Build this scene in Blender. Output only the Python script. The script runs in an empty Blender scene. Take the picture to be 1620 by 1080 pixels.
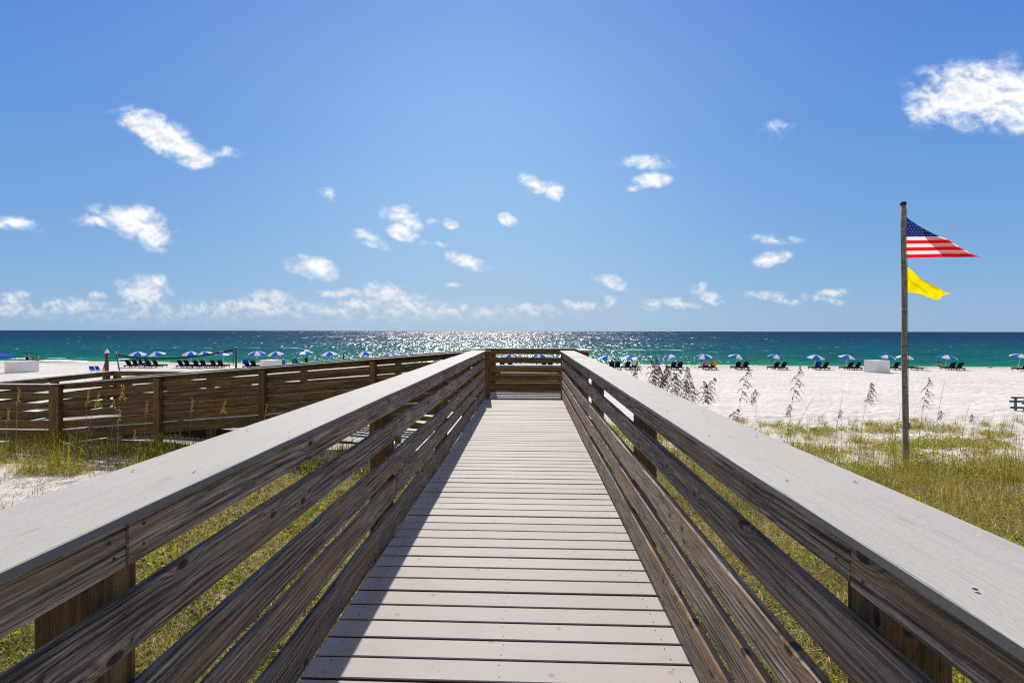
import bpy, bmesh, math, random
import numpy as np
from mathutils import Vector, Matrix
R = math.radians
SC = bpy.context.scene
COL = SC.collection
random.seed(7)
# ------------------------------------------------------------------ camera
E = 1.55                       # eye height above the deck (deck top is z = 0)
F = 755.0                      # focal length in pixels of the 1620 px photograph
HZ = 523.5
cam = bpy.data.cameras.new('camera')
cam.lens = F / 1620 * 36
cam.sensor_width = 36
cam.shift_y = -(540 - HZ) / 1620
cam.clip_start = 0.05
cam.clip_end = 60000
camo = bpy.data.objects.new('camera', cam)
camo.location = (0, 0, E)
camo.rotation_euler = (R(90), R(-0.10), 0)
COL.objects.link(camo)
SC.camera = camo
ALPHA = math.atan(27 / F)      # boardwalk heading, clockwise from +Y
CA, SA = math.cos(ALPHA), math.sin(ALPHA)
def B(w, v):                   # boardwalk frame (w to the right, v ahead) -> world
    return (w * CA + v * SA, -w * SA + v * CA)
def PX(x, D):                  # world X of photo column x at distance D
    return (x - 810) / F * D
# ------------------------------------------------------------------ view, sun, sky
SC.view_settings.view_transform = 'Standard'
SC.view_settings.look = 'None'
SC.view_settings.gamma = 1
SC.view_settings.exposure = 0.4
SUN_EL = math.atan(1.105 / 1.44)
SUN_AZ = R(-3.6)               # from +Y, clockwise positive
sun = bpy.data.lights.new('sun', 'SUN')
sun.energy = 4.0
sun.angle = R(0.55)
sun.color = (1.0, 0.925, 0.815)
suno = bpy.data.objects.new('sun', sun)
sd = Vector((math.sin(SUN_AZ) * math.cos(SUN_EL), math.cos(SUN_AZ) * math.cos(SUN_EL), math.sin(SUN_EL)))
suno.rotation_euler = sd.to_track_quat('Z', 'Y').to_euler()
suno.location = (0, 0, 40)
COL.objects.link(suno)

class NT:
    """small helper for node trees"""
    def __init__(s, tree):
        s.t = tree
    def n(s, typ, **kw):
        nd = s.t.nodes.new(typ)
        for k, v in kw.items():
            if k == 'inp':
                for i, x in v.items():
                    if isinstance(x, bpy.types.NodeSocket):
                        s.t.links.new(x, nd.inputs[i])
                    else:
                        nd.inputs[i].default_value = x
            else:
                setattr(nd, k, v)
        return nd
    def m(s, op, a, b=0.0, c=None, clamp=False):
        inp = {0: a, 1: b}
        if c is not None:
            inp[2] = c
        nd = s.n('ShaderNodeMath', operation=op, use_clamp=clamp, inp=inp)
        return nd.outputs[0]
    def mix(s, f, a, b, blend='MIX'):
        nd = s.n('ShaderNodeMix', data_type='RGBA', blend_type=blend)
        for i, x in ((0, f), (6, a), (7, b)):
            if isinstance(x, bpy.types.NodeSocket):
                s.t.links.new(x, nd.inputs[i])
            else:
                if i and len(x) == 3:
                    x = (*x, 1)
                nd.inputs[i].default_value = x
        return nd.outputs[2]
    def ramp(s, f, lo, hi, a=0.0, b=1.0, smooth=True):
        nd = s.n('ShaderNodeMapRange', interpolation_type='SMOOTHSTEP' if smooth else 'LINEAR',
                 inp={0: f, 1: lo, 2: hi, 3: a, 4: b})
        return nd.outputs[0]
    def noise(s, vec, scale=1.0, detail=3.0, rough=0.5, w=None, dist=0.0):
        nd = s.n('ShaderNodeTexNoise', inp={'Vector': vec, 'Scale': scale, 'Detail': detail, 'Roughness': rough, 'Distortion': dist})
        return nd.outputs[0]
    def xyz(s, x, y, z):
        return s.n('ShaderNodeCombineXYZ', inp={0: x, 1: y, 2: z}).outputs[0]
    def sep(s, v):
        o = s.n('ShaderNodeSeparateXYZ', inp={0: v}).outputs
        return o[0], o[1], o[2]
    def map(s, v, scale=(1, 1, 1), loc=(0, 0, 0)):
        return s.n('ShaderNodeMapping', inp={'Vector': v, 'Scale': scale, 'Location': loc}).outputs[0]

world = bpy.data.worlds.new('World')
SC.world = world
world.use_nodes = True
wt = NT(world.node_tree)
world.node_tree.nodes.clear()
sky = wt.n('ShaderNodeTexSky', sky_type='NISHITA', sun_disc=False, sun_elevation=SUN_EL, sun_rotation=SUN_AZ,
           altitude=0.0, air_density=1.0, dust_density=0.35, ozone_density=2.2)
tc = wt.n('ShaderNodeTexCoord')
gx, gy, gz = wt.sep(tc.outputs['Generated'])
front = wt.m('GREATER_THAN', gy, 0.02)
gys = wt.m('MAXIMUM', gy, 0.02)
U = wt.m('DIVIDE', gx, gys)
V = wt.m('DIVIDE', gz, gys)
# each cloud: photo-pixel bearing, half sizes, tilt (deg), weight
CLOUDS = [
 (1545,150,118,54,4,1.25),(1620,150,90,62,0,1.3),(1480,165,55,34,-10,1.0),
 (258,215,86,28,30,1.3),(300,243,42,20,25,1.05),(215,190,44,20,15,1.0),(352,243,34,8,5,0.6),
 (205,352,70,24,12,1.2),(235,362,44,27,38,1.1),(160,350,40,12,0,.8),(222,338,22,15,0,.95),
 (20,357,46,13,8,.95),
 (495,424,48,18,12,1.1),(738,415,38,12,12,1.1),(712,404,14,8,0,.5),
 (590,380,36,11,22,.95),(634,341,32,17,14,.9),(645,352,24,12,30,.7),(640,370,26,13,16,.95),(682,384,24,6,5,.55),
 (711,352,15,8,14,.95),(685,350,16,5,0,.45),(802,347,18,10,28,.95),
 (845,290,28,12,28,.9),(876,303,17,18,-45,.85),(1022,257,44,13,2,.85),(1030,286,32,13,-4,.9),(1002,298,12,7,0,.55),
 (1222,408,36,13,-12,.95),(1225,378,44,8,2,.7),
 (968,444,34,12,18,.95),(1120,468,28,12,25,.95),(1112,458,10,13,0,.75),
 (1212,464,34,8,4,.75),(1245,475,26,7,8,.6),(1320,463,28,8,0,.75),(1305,474,36,6,12,.5),
 (1078,482,36,10,4,.75),(1030,482,26,10,8,.9),(965,476,16,10,0,.7),(915,484,42,9,4,.65),
 (835,490,50,11,3,.75),(720,455,14,5,0,.8),
 (545,464,40,9,4,.8),(228,466,44,30,8,1.0),(250,450,17,16,0,.8),(196,448,16,10,0,.5),
 (152,468,18,8,0,.7),(22,474,26,18,0,.95),(14,488,50,14,0,.9),(110,488,56,15,0,.75),
 (432,478,44,23,4,1.0),(425,488,78,17,0,.95),(385,482,26,14,0,.8),(340,488,70,12,0,.6),
 (606,468,38,22,14,1.0),(640,484,60,22,8,.95),(560,484,44,14,0,.7),(700,492,70,14,3,.75),(520,492,80,14,0,.65),(770,494,60,10,0,.55),
 (250,498,330,18,0,.44),(640,500,280,14,0,.42),
 (518,308,16,8,20,.38),(1225,207,26,12,-15,.34),
]
wv = wt.xyz(U, V, 0.0)
wn1 = wt.noise(wv, 9.0, 3.0, 0.55)
wn2 = wt.noise(wt.map(wv, (1, 1, 1), (7.3, 2.1, 0)), 9.0, 3.0, 0.55)
Uw = wt.m('ADD', U, wt.m('MULTIPLY', wt.m('SUBTRACT', wn1, .5), .034))
Vw = wt.m('ADD', V, wt.m('MULTIPLY', wt.m('SUBTRACT', wn2, .5), .026))
uv = wt.xyz(Uw, Vw, 0.0)
acc = None
for (px, py, a, b, tilt, wgt) in CLOUDS:
    mp = wt.n('ShaderNodeMapping', vector_type='TEXTURE',
              inp={'Vector': uv, 'Location': ((px - 810) / F, (HZ - py) / F, 0), 'Rotation': (0, 0, R(-tilt)),
                   'Scale': (a * 1.02 / F, b * 1.05 / F, 1)}).outputs[0]
    ln = wt.n('ShaderNodeVectorMath', operation='LENGTH', inp={0: mp}).outputs['Value']
    d = wt.m('MULTIPLY_ADD', ln, -wgt, wgt)
    acc = d if acc is None else wt.m('SMOOTH_MAX', acc, d, 0.12)
accp = wt.m('MAXIMUM', acc, -0.6)
cv = wt.map(wv, (1, 1.35, 1))
lowb = wt.ramp(V, 0.05, 0.17)
fbm = wt.mix(lowb, wt.noise(wv, 42.0, 10.0, 0.56, dist=0.0), wt.noise(cv, 22.0, 12.0, 0.58, dist=0.3))
# a second lookup shifted towards the sun gives each cloud a lit and a shaded side
cv2 = wt.map(wv, (1, 1.35, 1), (-0.003, -0.012, 0))
fbm2 = wt.mix(lowb, wt.noise(wt.map(wv, (1, 1, 1), (-0.001, -0.007, 0)), 42.0, 4.0, 0.5, dist=0.0), wt.noise(cv2, 22.0, 3.0, 0.5, dist=0.3))
field = wt.m('ADD', accp, wt.m('MULTIPLY', wt.m('SUBTRACT', fbm, 0.50), 2.7))
dens = wt.ramp(field, -0.25, 1.0)
dens = wt.m('MULTIPLY', dens, front)
dens = wt.m('MULTIPLY', dens, wt.ramp(V, 0.004, 0.06, 0.10, 1.0))
dens = wt.m('MULTIPLY', dens, wt.ramp(accp, -0.22, 0.22))
shade = wt.ramp(wt.m('SUBTRACT', fbm, fbm2), -0.17, 0.08)
body = wt.ramp(field, 0.5, 1.3)
CW = 0.74
dark = wt.mix(lowb, (0.56*CW, .67*CW, .78*CW), (.76*CW, .83*CW, .93*CW))
lite = wt.mix(lowb, (0.82*CW, .86*CW, .90*CW), (1.08*CW, 1.08*CW, 1.08*CW))
ccol = wt.mix(shade, dark, lite)
def lin(r, g, b):              # display colour as the camera should record it -> sky radiance at this exposure
    k = 2 ** -SC.view_settings.exposure
    return tuple(((c / 255 + .055) / 1.055) ** 2.4 * k for c in (r, g, b)) + (1,)
skr = wt.n('ShaderNodeValToRGB', inp={0: wt.m('MAXIMUM', gz, 0.0)})
skst = [(0, lin(188, 210, 226)), (.035, lin(184, 209, 228)), (.10, lin(164, 201, 232)), (.20, lin(142, 187, 232)), (.34, lin(116, 166, 229)), (.55, lin(90, 136, 218)), (1, lin(48, 90, 175))]
el = skr.color_ramp.elements
while len(el) < len(skst): el.new(.5)
for e_, (p_, c_) in zip(el, skst):
    e_.position = p_; e_.color = c_
sdv = wt.n('ShaderNodeVectorMath', operation='DOT_PRODUCT', inp={0: tc.outputs['Generated'], 1: tuple(sd)}).outputs['Value']
glow = wt.m('POWER', wt.m('MAXIMUM', sdv, 0.0), 8.0)
side = wt.mix(glow, (.60, .74, .92), (2.0, 1.58, 1.19))
nish = wt.n('ShaderNodeVectorMath', operation='MINIMUM', inp={0: wt.mix(1.0, sky.outputs[0], (.05, .05, .05), 'MULTIPLY'), 1: (.55, .55, .6)}).outputs[0]
skyc = wt.mix(.06, wt.mix(1.0, skr.outputs[0], side, 'MULTIPLY'), nish)
# unseen sky behind the camera, coloured pale and warm to add fill light
skyc = wt.mix(wt.m('MULTIPLY', wt.ramp(gy, 0.15, -0.45), .85), skyc, (.47, .445, .41))
fin = wt.mix(wt.m('MULTIPLY', dens, 0.97), skyc, ccol)
bg = wt.n('ShaderNodeBackground', inp={0: fin, 1: 1.0})
wo = wt.n('ShaderNodeOutputWorld', inp={0: bg.outputs[0]})
world.cycles.sampling_method = 'MANUAL'
world.cycles.sample_map_resolution = 512
SC.cycles.max_bounces = 6
SC.cycles.diffuse_bounces = 3
SC.cycles.glossy_bounces = 2
SC.cycles.transparent_max_bounces = 6
SC.cycles.sample_clamp_direct = 0
SC.cycles.sample_clamp_indirect = 4
SC.cycles.use_denoising = False
SC.cycles.filter_width = 1.15

# ------------------------------------------------------------------ object helpers
def tag(o, label=None, cat=None, group=None, kind=None):
    if label: o['label'] = label
    if cat: o['category'] = cat
    if group: o['group'] = group
    if kind: o['kind'] = kind
    return o
def empty(name, loc, rz=0.0, label=None, cat=None, group=None):
    o = bpy.data.objects.new(name, None)
    o.empty_display_size = 0.2
    COL.objects.link(o)
    o.location = loc
    o.rotation_euler = (0, 0, rz)
    return tag(o, label, cat, group)
def link(name, me, parent=None, loc=(0, 0, 0), rot=(0, 0, 0)):
    o = bpy.data.objects.new(name, me)
    COL.objects.link(o)
    o.location = loc
    o.rotation_euler = rot
    if parent: o.parent = parent
    return o
def kids(o):
    return [c for c in list(COL.objects) if c.parent == o]
def copy_tree(o, parent=None):
    c = o.copy()
    COL.objects.link(c)
    c.parent = parent
    for ch in list(o.children):
        copy_tree(ch, c)
    return c
def np_mesh(name, verts, faces_flat, loop_counts, mats, mat_idx=None, smooth=False):
    me = bpy.data.meshes.new(name)
    nv, nl, nf = len(verts), len(faces_flat), len(loop_counts)
    me.vertices.add(nv)
    me.vertices.foreach_set('co', np.asarray(verts, np.float32).ravel())
    me.loops.add(nl)
    me.loops.foreach_set('vertex_index', np.asarray(faces_flat, np.int32))
    me.polygons.add(nf)
    ls = np.concatenate(([0], np.cumsum(loop_counts)[:-1])).astype(np.int32)
    me.polygons.foreach_set('loop_start', ls)
    for m in mats: me.materials.append(m)
    if mat_idx is not None:
        me.polygons.foreach_set('material_index', np.asarray(mat_idx, np.int32))
    me.polygons.foreach_set('use_smooth', np.full(nf, smooth, bool))
    me.update(calc_edges=True)
    me.validate()
    return me
class MB:
    """collects boxes, tubes and loose faces into one mesh"""
    def __init__(s):
        s.v, s.f, s.mi, s.sm = [], [], [], []
    def add(s, vs, fs, mi=0, sm=False):
        o = len(s.v)
        s.v += [tuple(v) for v in vs]
        for f in fs:
            s.f.append([i + o for i in f]); s.mi.append(mi); s.sm.append(sm)
    def box(s, c, d, M=None, mi=0, bev=0.0):
        x, y, z = d[0] / 2, d[1] / 2, d[2] / 2
        if bev > 0:
            b = bev
            vs, ids = [], {}
            for sx in (-1, 1):
                for sy in (-1, 1):
                    for sz in (-1, 1):
                        for ax in range(3):
                            p = [sx * x, sy * y, sz * z]
                            for k in range(3):
                                if k != ax: p[k] -= (sx, sy, sz)[k] * b
                            ids[(sx, sy, sz, ax)] = len(vs); vs.append(p)
            fs = []
            for ax in range(3):
                o1, o2 = [k for k in range(3) if k != ax]
                for sg in (-1, 1):
                    q = []
                    for (a_, b_) in ((-1, -1), (1, -1), (1, 1), (-1, 1)):
                        t = [0, 0, 0]; t[ax] = sg; t[o1] = a_; t[o2] = b_
                        q.append(ids[(*t, ax)])
                    fs.append(q)
            for ax in range(3):
                o1, o2 = [k for k in range(3) if k != ax]
                for a_ in (-1, 1):
                    for b_ in (-1, 1):
                        q = []
                        for (e, axx) in ((-1, o1), (1, o1), (1, o2), (-1, o2)):
                            t = [0, 0, 0]; t[ax] = e; t[o1] = a_; t[o2] = b_
                            q.append(ids[(*t, axx)])
                        fs.append(q)
            for sx in (-1, 1):
                for sy in (-1, 1):
                    for sz in (-1, 1):
                        fs.append([ids[(sx, sy, sz, k)] for k in range(3)])
            vs = [Vector(p) for p in vs]
        else:
            vs = [Vector((sx * x, sy * y, sz * z)) for sx in (-1, 1) for sy in (-1, 1) for sz in (-1, 1)]
            fs = [(0, 1, 3, 2), (4, 6, 7, 5), (0, 4, 5, 1), (2, 3, 7, 6), (0, 2, 6, 4), (1, 5, 7, 3)]
        c = Vector(c)
        vs = [(M @ v if M else v) + c for v in vs]
        s.add(vs, fs, mi)
    def tube(s, pts, rad, n=8, mi=0, sm=True, cap=True):
        pts = [Vector(p) for p in pts]
        if not isinstance(rad, (list, tuple)): rad = [rad] * len(pts)
        vs = []
        for i, p in enumerate(pts):
            t = (pts[min(i + 1, len(pts) - 1)] - pts[max(i - 1, 0)]).normalized()
            a = t.cross(Vector((0, 0, 1)) if abs(t.z) < .95 else Vector((1, 0, 0))).normalized()
            b = t.cross(a)
            for k in range(n):
                an = 2 * math.pi * k / n
                vs.append(p + (a * math.cos(an) + b * math.sin(an)) * rad[i])
        fs = []
        for i in range(len(pts) - 1):
            for k in range(n):
                fs.append((i * n + k, i * n + (k + 1) % n, (i + 1) * n + (k + 1) % n, (i + 1) * n + k))
        if cap:
            fs.append(tuple(range(n))[::-1]); fs.append(tuple((len(pts) - 1) * n + k for k in range(n)))
        s.add(vs, fs, mi, sm)
    def mesh(s, name, mats):
        me = bpy.data.meshes.new(name)
        me.from_pydata(s.v, [], s.f)
        if not isinstance(mats, (list, tuple)): mats = [mats]
        for m in mats: me.materials.append(m)
        for p, i, sm in zip(me.polygons, s.mi, s.sm):
            p.material_index = i; p.use_smooth = sm
        bm = bmesh.new(); bm.from_mesh(me)
        bmesh.ops.recalc_face_normals(bm, faces=bm.faces)
        bm.to_mesh(me); bm.free()
        return me
    def build(s, name, mats, parent=None, loc=(0, 0, 0), rot=(0, 0, 0)):
        return link(name, s.mesh(name, mats), parent, loc, rot)

# ------------------------------------------------------------------ numpy noise
_rs = np.random.RandomState(3)
_tab = _rs.rand(256, 256)
def vnoise(x, y):
    xi, yi = np.floor(x).astype(int), np.floor(y).astype(int)
    fx, fy = x - xi, y - yi
    fx = fx * fx * (3 - 2 * fx); fy = fy * fy * (3 - 2 * fy)
    g = lambda a, b: _tab[a % 256, b % 256]
    return ((g(xi, yi) * (1 - fx) + g(xi + 1, yi) * fx) * (1 - fy) +
            (g(xi, yi + 1) * (1 - fx) + g(xi + 1, yi + 1) * fx) * fy)
def fnoise(x, y, o=4, r=.5):
    t, a, n = 0, 1, 0
    for i in range(o):
        t = t + a * vnoise(x * 2 ** i + 17.3 * i, y * 2 ** i + 5.1 * i); n += a; a *= r
    return t / n
def sstep(a, b, x):
    t = np.clip((x - a) / (b - a), 0, 1)
    return t * t * (3 - 2 * t)

# ------------------------------------------------------------------ materials
def new_mat(name):
    m = bpy.data.materials.new(name)
    m.use_nodes = True
    m.node_tree.nodes.clear()
    return m, NT(m.node_tree)
def finish(t, col, rough=0.8, bump=None, bstr=0.3, bdist=0.01, spec=0.3, metal=0.0, **kw):
    inp = {'Base Color': col if isinstance(col, bpy.types.NodeSocket) else (*col, 1), 'Roughness': rough,
           'Specular IOR Level': spec, 'Metallic': metal}
    inp.update(kw)
    p = t.n('ShaderNodeBsdfPrincipled', inp=inp)
    if bump is not None:
        b = t.n('ShaderNodeBump', inp={'Strength': bstr, 'Distance': bdist, 'Height': bump})
        t.t.links.new(b.outputs[0], p.inputs['Normal'])
    t.n('ShaderNodeOutputMaterial', inp={0: p.outputs[0]})
    return p
def wood(name, dark, light, warm, grey=0.5, bstr=0.6, lines=1.0, stain=0.5):
    """weathered plain-sawn board: rings, knots, fibres, checks. Board runs along local x, height z"""
    m, t = new_mat(name)
    tcn = t.n('ShaderNodeTexCoord').outputs['Object']
    rnd = t.n('ShaderNodeObjectInfo').outputs['Random']
    x, y, z = t.sep(tcn)
    sx = t.m('ADD', x, t.m('MULTIPLY', rnd, 57.0))
    zz = t.m('ADD', t.m('ADD', z, t.m('MULTIPLY', y, 0.8)), t.m('MULTIPLY', rnd, 3.7))
    low = t.noise(t.xyz(t.m('MULTIPLY', sx, .55), t.m('MULTIPLY', zz, 3.0), 0.0), 1.0, 2.0, .5)
    low2 = t.noise(t.xyz(t.m('MULTIPLY', sx, 2.6), t.m('MULTIPLY', zz, 9.0), 3.0), 1.0, 2.0, .5)
    kv = t.xyz(t.m('MULTIPLY', sx, 4.2), t.m('MULTIPLY', zz, 8.0), 0.0)
    vor = t.n('ShaderNodeTexVoronoi', voronoi_dimensions='2D', inp={'Vector': kv, 'Scale': 1.0, 'Randomness': .9})
    pick = t.sep(vor.outputs['Color'])[0]
    wob = t.noise(t.xyz(t.m('MULTIPLY', sx, 14.0), t.m('MULTIPLY', zz, 44.0), 0.0), 1.0, 2.0, .5)
    kd = t.m('ADD', vor.outputs['Distance'], t.m('MULTIPLY', t.m('SUBTRACT', wob, .5), .10))
    kd = t.m('ADD', kd, t.m('MULTIPLY', t.m('LESS_THAN', pick, .80), 1.5))
    kf = t.m('EXPONENT', t.m('MULTIPLY', t.m('POWER', t.m('DIVIDE', kd, 0.24), 2.0), -1.0))
    g = t.m('MULTIPLY', zz, 260.0)
    g = t.m('ADD', g, t.m('MULTIPLY', low, 34.0))
    g = t.m('ADD', g, t.m('MULTIPLY', low2, 3.0))
    g = t.m('ADD', g, t.m('MULTIPLY', kf, 14.0))
    ring = t.m('MULTIPLY', t.m('ADD', t.m('SINE', g), 1.0), 0.5)
    ring = t.m('POWER', ring, 1.8)
    fib = t.noise(t.xyz(t.m('MULTIPLY', sx, 5.0), t.m('MULTIPLY', zz, 330.0), t.m('MULTIPLY', y, 250.0)), 1.0, 3.0, .65)
    med = t.noise(t.xyz(t.m('MULTIPLY', sx, 2.2), t.m('MULTIPLY', zz, 46.0), 1.0), 1.0, 4.0, .65)
    big = t.noise(t.xyz(t.m('MULTIPLY', sx, 1.3), t.m('MULTIPLY', zz, 7.0), 5.0), 1.0, 4.0, .6)
    ln_amt = t.ramp(big, .35, .7, .35, 1.0)
    ring = t.m('MULTIPLY', ring, t.m('MULTIPLY', ln_amt, lines))
    v = t.m('ADD', t.m('MULTIPLY', fib, .70), t.m('MULTIPLY', med, .42))
    v = t.ramp(v, .40, .72)
    v = t.m('SUBTRACT', v, t.m('MULTIPLY', ring, .62), clamp=True)
    c = t.mix(v, dark, light)
    tone = t.m('FRACT', t.m('MULTIPLY', rnd, 7.31))
    c = t.mix(1.0, c, t.mix(tone, (.66, .66, .68), (1.12, 1.06, .98)), 'MULTIPLY')
    wm = t.noise(t.xyz(t.m('MULTIPLY', sx, .9), t.m('MULTIPLY', zz, 12.0), 9.0), 1.0, 3.0, .6)
    c = t.mix(t.m('MULTIPLY', t.ramp(wm, .46, .68), 1 - grey), c, warm)
    st = t.noise(t.xyz(t.m('MULTIPLY', sx, 2.0), t.m('MULTIPLY', zz, 5.0), 14.0), 1.0, 5.0, .7)
    c = t.mix(t.m('MULTIPLY', t.ramp(st, .52, .72), stain), c, tuple(k * .45 for k in dark))
    knot = t.ramp(kd, .115, .070)
    halo = t.ramp(kd, .24, .11)
    c = t.mix(t.m('MULTIPLY', halo, .5), c, tuple(k * .8 for k in warm))
    c = t.mix(t.m('MULTIPLY', knot, .88), c, (.014, .009, .006))
    ck = t.noise(t.xyz(t.m('MULTIPLY', sx, 1.6), t.m('MULTIPLY', zz, 120.0), 21.0), 1.0, 3.0, .5)
    crack = t.m('MULTIPLY', t.ramp(ck, .655, .70), t.ramp(med, .35, .55))
    c = t.mix(t.m('MULTIPLY', crack, .85), c, (.012, .010, .008))
    h = t.m('SUBTRACT', t.m('MULTIPLY', v, .8), t.m('MULTIPLY', crack, 1.5))
    h = t.m('SUBTRACT', h, t.m('MULTIPLY', knot, 1.0))
    finish(t, c, 0.72, h, bstr * 1.4, 0.004, .30)
    return m
M = {}
M['rail'] = wood('weathered_grey_wood', (.040, .028, .019), (.68, .56, .44), (.36, .21, .10), grey=.35)
M['rail_dark'] = wood('weathered_brown_wood', (.055, .034, .013), (.28, .185, .08), (.25, .15, .045), grey=.1)
M['post'] = wood('treated_post_wood', (.075, .045, .018), (.24, .150, .062), (.26, .145, .05), grey=.1, stain=.3)
def composite(name, base, rough=.75, speck=1.0):
    m, t = new_mat(name)
    o = t.n('ShaderNodeTexCoord').outputs['Object']
    rnd = t.n('ShaderNodeObjectInfo').outputs['Random']
    x, y, z = t.sep(o)
    x = t.m('ADD', x, t.m('MULTIPLY', rnd, 31.0))
    fine = t.noise(t.xyz(t.m('MULTIPLY', x, 60.0), t.m('MULTIPLY', y, 420.0), z), 1.0, 2.0, .7)
    spk = t.noise(t.xyz(t.m('MULTIPLY', x, 330.0), t.m('MULTIPLY', y, 330.0), z), 1.0, 1.0, .5)
    bg_ = t.noise(t.xyz(t.m('MULTIPLY', x, 1.6), t.m('MULTIPLY', y, 5.0), 2.0), 1.0, 5.0, .62)
    c = t.mix(t.ramp(fine, .3, .7), tuple(k * .86 for k in base), tuple(min(1, k * 1.10) for k in base))
    c = t.mix(t.m('MULTIPLY', t.ramp(bg_, .50, .78), .45), c, tuple(k * .68 for k in base))
    c = t.mix(t.m('MULTIPLY', t.ramp(spk, .68, .76), .35 * speck), c, tuple(k * .45 for k in base))
    gr_ = t.noise(t.xyz(t.m('MULTIPLY', x, 1.8), t.m('MULTIPLY', y, 110.0), 4.0), 1.0, 4.0, .7)
    c = t.mix(t.m('MULTIPLY', t.ramp(gr_, .45, .70), .42), c, tuple(k * .62 for k in base))
    blot = t.n('ShaderNodeTexVoronoi', voronoi_dimensions='2D', inp={'Vector': t.xyz(t.m('MULTIPLY', x, .8), t.m('MULTIPLY', y, 2.4), 0.0), 'Scale': 2.2}).outputs['Distance']
    c = t.mix(t.m('MULTIPLY', t.ramp(blot, .07, .03), .30), c, (.27, .22, .18))
    sc_ = t.noise(t.xyz(t.m('MULTIPLY', x, 3.0), t.m('MULTIPLY', y, 70.0), 8.0), 1.0, 3.0, .6)
    c = t.mix(t.m('MULTIPLY', t.ramp(sc_, .64, .72), .5), c, tuple(k * .6 for k in base))
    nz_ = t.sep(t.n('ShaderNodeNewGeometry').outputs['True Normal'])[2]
    c = t.mix(t.ramp(nz_, .75, .35), c, (.16, .15, .145))      # shade of the upright edges is painted into the colour
    finish(t, c, rough, fine, .25, .001, .35)
    return m
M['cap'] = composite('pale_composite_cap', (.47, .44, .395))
def deck_mat():
    """plank colour differs from plank to plank (planks lie across local x)"""
    m, t = new_mat('deck_composite')
    o = t.n('ShaderNodeTexCoord').outputs['Object']
    x, y, z = t.sep(o)
    pid = t.m('FLOOR', t.m('DIVIDE', x, PITCH))
    wn = t.n('ShaderNodeTexWhiteNoise', noise_dimensions='1D', inp={'W': pid}).outputs['Value']
    base = (.47, .435, .405)
    fine = t.noise(t.xyz(t.m('MULTIPLY', x, 300.0), t.m('MULTIPLY', y, 30.0), pid), 1.0, 3.0, .7)
    bl = t.noise(t.xyz(t.m('MULTIPLY', x, 6.0), t.m('MULTIPLY', y, 2.0), pid), 1.0, 5.0, .65)
    spk = t.noise(t.xyz(t.m('MULTIPLY', x, 55.0), t.m('MULTIPLY', y, 55.0), 1.0), 1.0, 2.0, .5)
    spl = t.noise(t.xyz(t.m('MULTIPLY', x, 38.0), t.m('MULTIPLY', y, 38.0), 7.0), 1.0, 1.0, .5)
    c = t.mix(t.ramp(fine, .3, .7), tuple(k * .93 for k in base), tuple(k * 1.05 for k in base))
    c = t.mix(t.m('MULTIPLY', wn, .55), c, (.37, .335, .30))
    c = t.mix(t.m('MULTIPLY', t.ramp(bl, .48, .75), .35), c, (.33, .285, .25))
    c = t.mix(t.m('MULTIPLY', t.ramp(spk, .745, .77), .7), c, (.14, .12, .10))
    c = t.mix(t.m('MULTIPLY', t.ramp(spl, .80, .83), .8), c, (.7, .7, .68))
    sz_ = t.n('ShaderNodeTexVoronoi', voronoi_dimensions='2D', inp={'Vector': t.xyz(x, y, 0.0), 'Scale': 2.3}).outputs['Distance']
    c = t.mix(t.m('MULTIPLY', t.ramp(sz_, .036, .026), .45), c, (.20, .17, .14))
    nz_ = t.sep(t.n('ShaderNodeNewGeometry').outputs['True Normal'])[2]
    c = t.mix(t.ramp(nz_, .8, .5), c, (.07, .045, .04))        # plank edges coloured dark to stand in for their shade
    finish(t, c, .72, fine, .2, .001, .35)
    return m
PITCH = 0.1455
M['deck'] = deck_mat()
def plain(name, col, rough=.6, var=.15, scale=8.0, spec=.3, metal=0.0, bstr=.15):
    m, t = new_mat(name)
    o = t.n('ShaderNodeTexCoord').outputs['Object']
    nz = t.noise(o, scale, 4.0, .6)
    c = t.mix(t.ramp(nz, .3, .7), tuple(k * (1 - var) for k in col), tuple(min(1, k * (1 + var)) for k in col))
    finish(t, c, rough, nz, bstr, .005, spec, metal)
    return m
M['screw'] = plain('dark_screw_steel', (.03, .028, .026), .5, metal=.6)
M['joist'] = plain('dark_joist_wood', (.07, .045, .025), .9, .3, 20)
def cloth(name, col, trans=.35, var=.08, scale=30):
    m, t = new_mat(name)
    o = t.n('ShaderNodeTexCoord').outputs['Object']
    nz = t.noise(o, scale, 3.0, .6)
    c = t.mix(nz, tuple(k * (1 - var) for k in col), tuple(min(1, k * (1 + var)) for k in col))
    d = t.n('ShaderNodeBsdfDiffuse', inp={0: c})
    tr = t.n('ShaderNodeBsdfTranslucent', inp={0: c})
    mx = t.n('ShaderNodeMixShader', inp={0: trans, 1: d.outputs[0], 2: tr.outputs[0]})
    t.n('ShaderNodeOutputMaterial', inp={0: mx.outputs[0]})
    return m
M['c_blue'] = cloth('blue_canvas', (.02, .17, .72), .4)
M['c_white'] = cloth('white_canvas', (.86, .85, .82), .42)
M['c_navy'] = cloth('navy_mesh_fabric', (.010, .018, .045), .1)
M['c_bluebright'] = cloth('royal_blue_cloth', (.01, .06, .45), .2)
M['c_teal'] = cloth('teal_cloth', (.01, .20, .28), .2)
M['c_green'] = cloth('green_cloth', (.01, .28, .08), .3)
M['c_lblue'] = cloth('light_blue_cloth', (.03, .30, .65), .3)
M['c_orange'] = cloth('orange_towel', (.75, .30, .02), .2)
M['c_red'] = cloth('red_cloth', (.55, .02, .02), .2)
M['c_pink'] = cloth('pink_cloth', (.55, .22, .25), .2)
M['c_yellow'] = cloth('yellow_cloth', (.80, .62, .02), .3)
M['c_black'] = cloth('black_cloth', (.012, .012, .014), .1)
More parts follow.
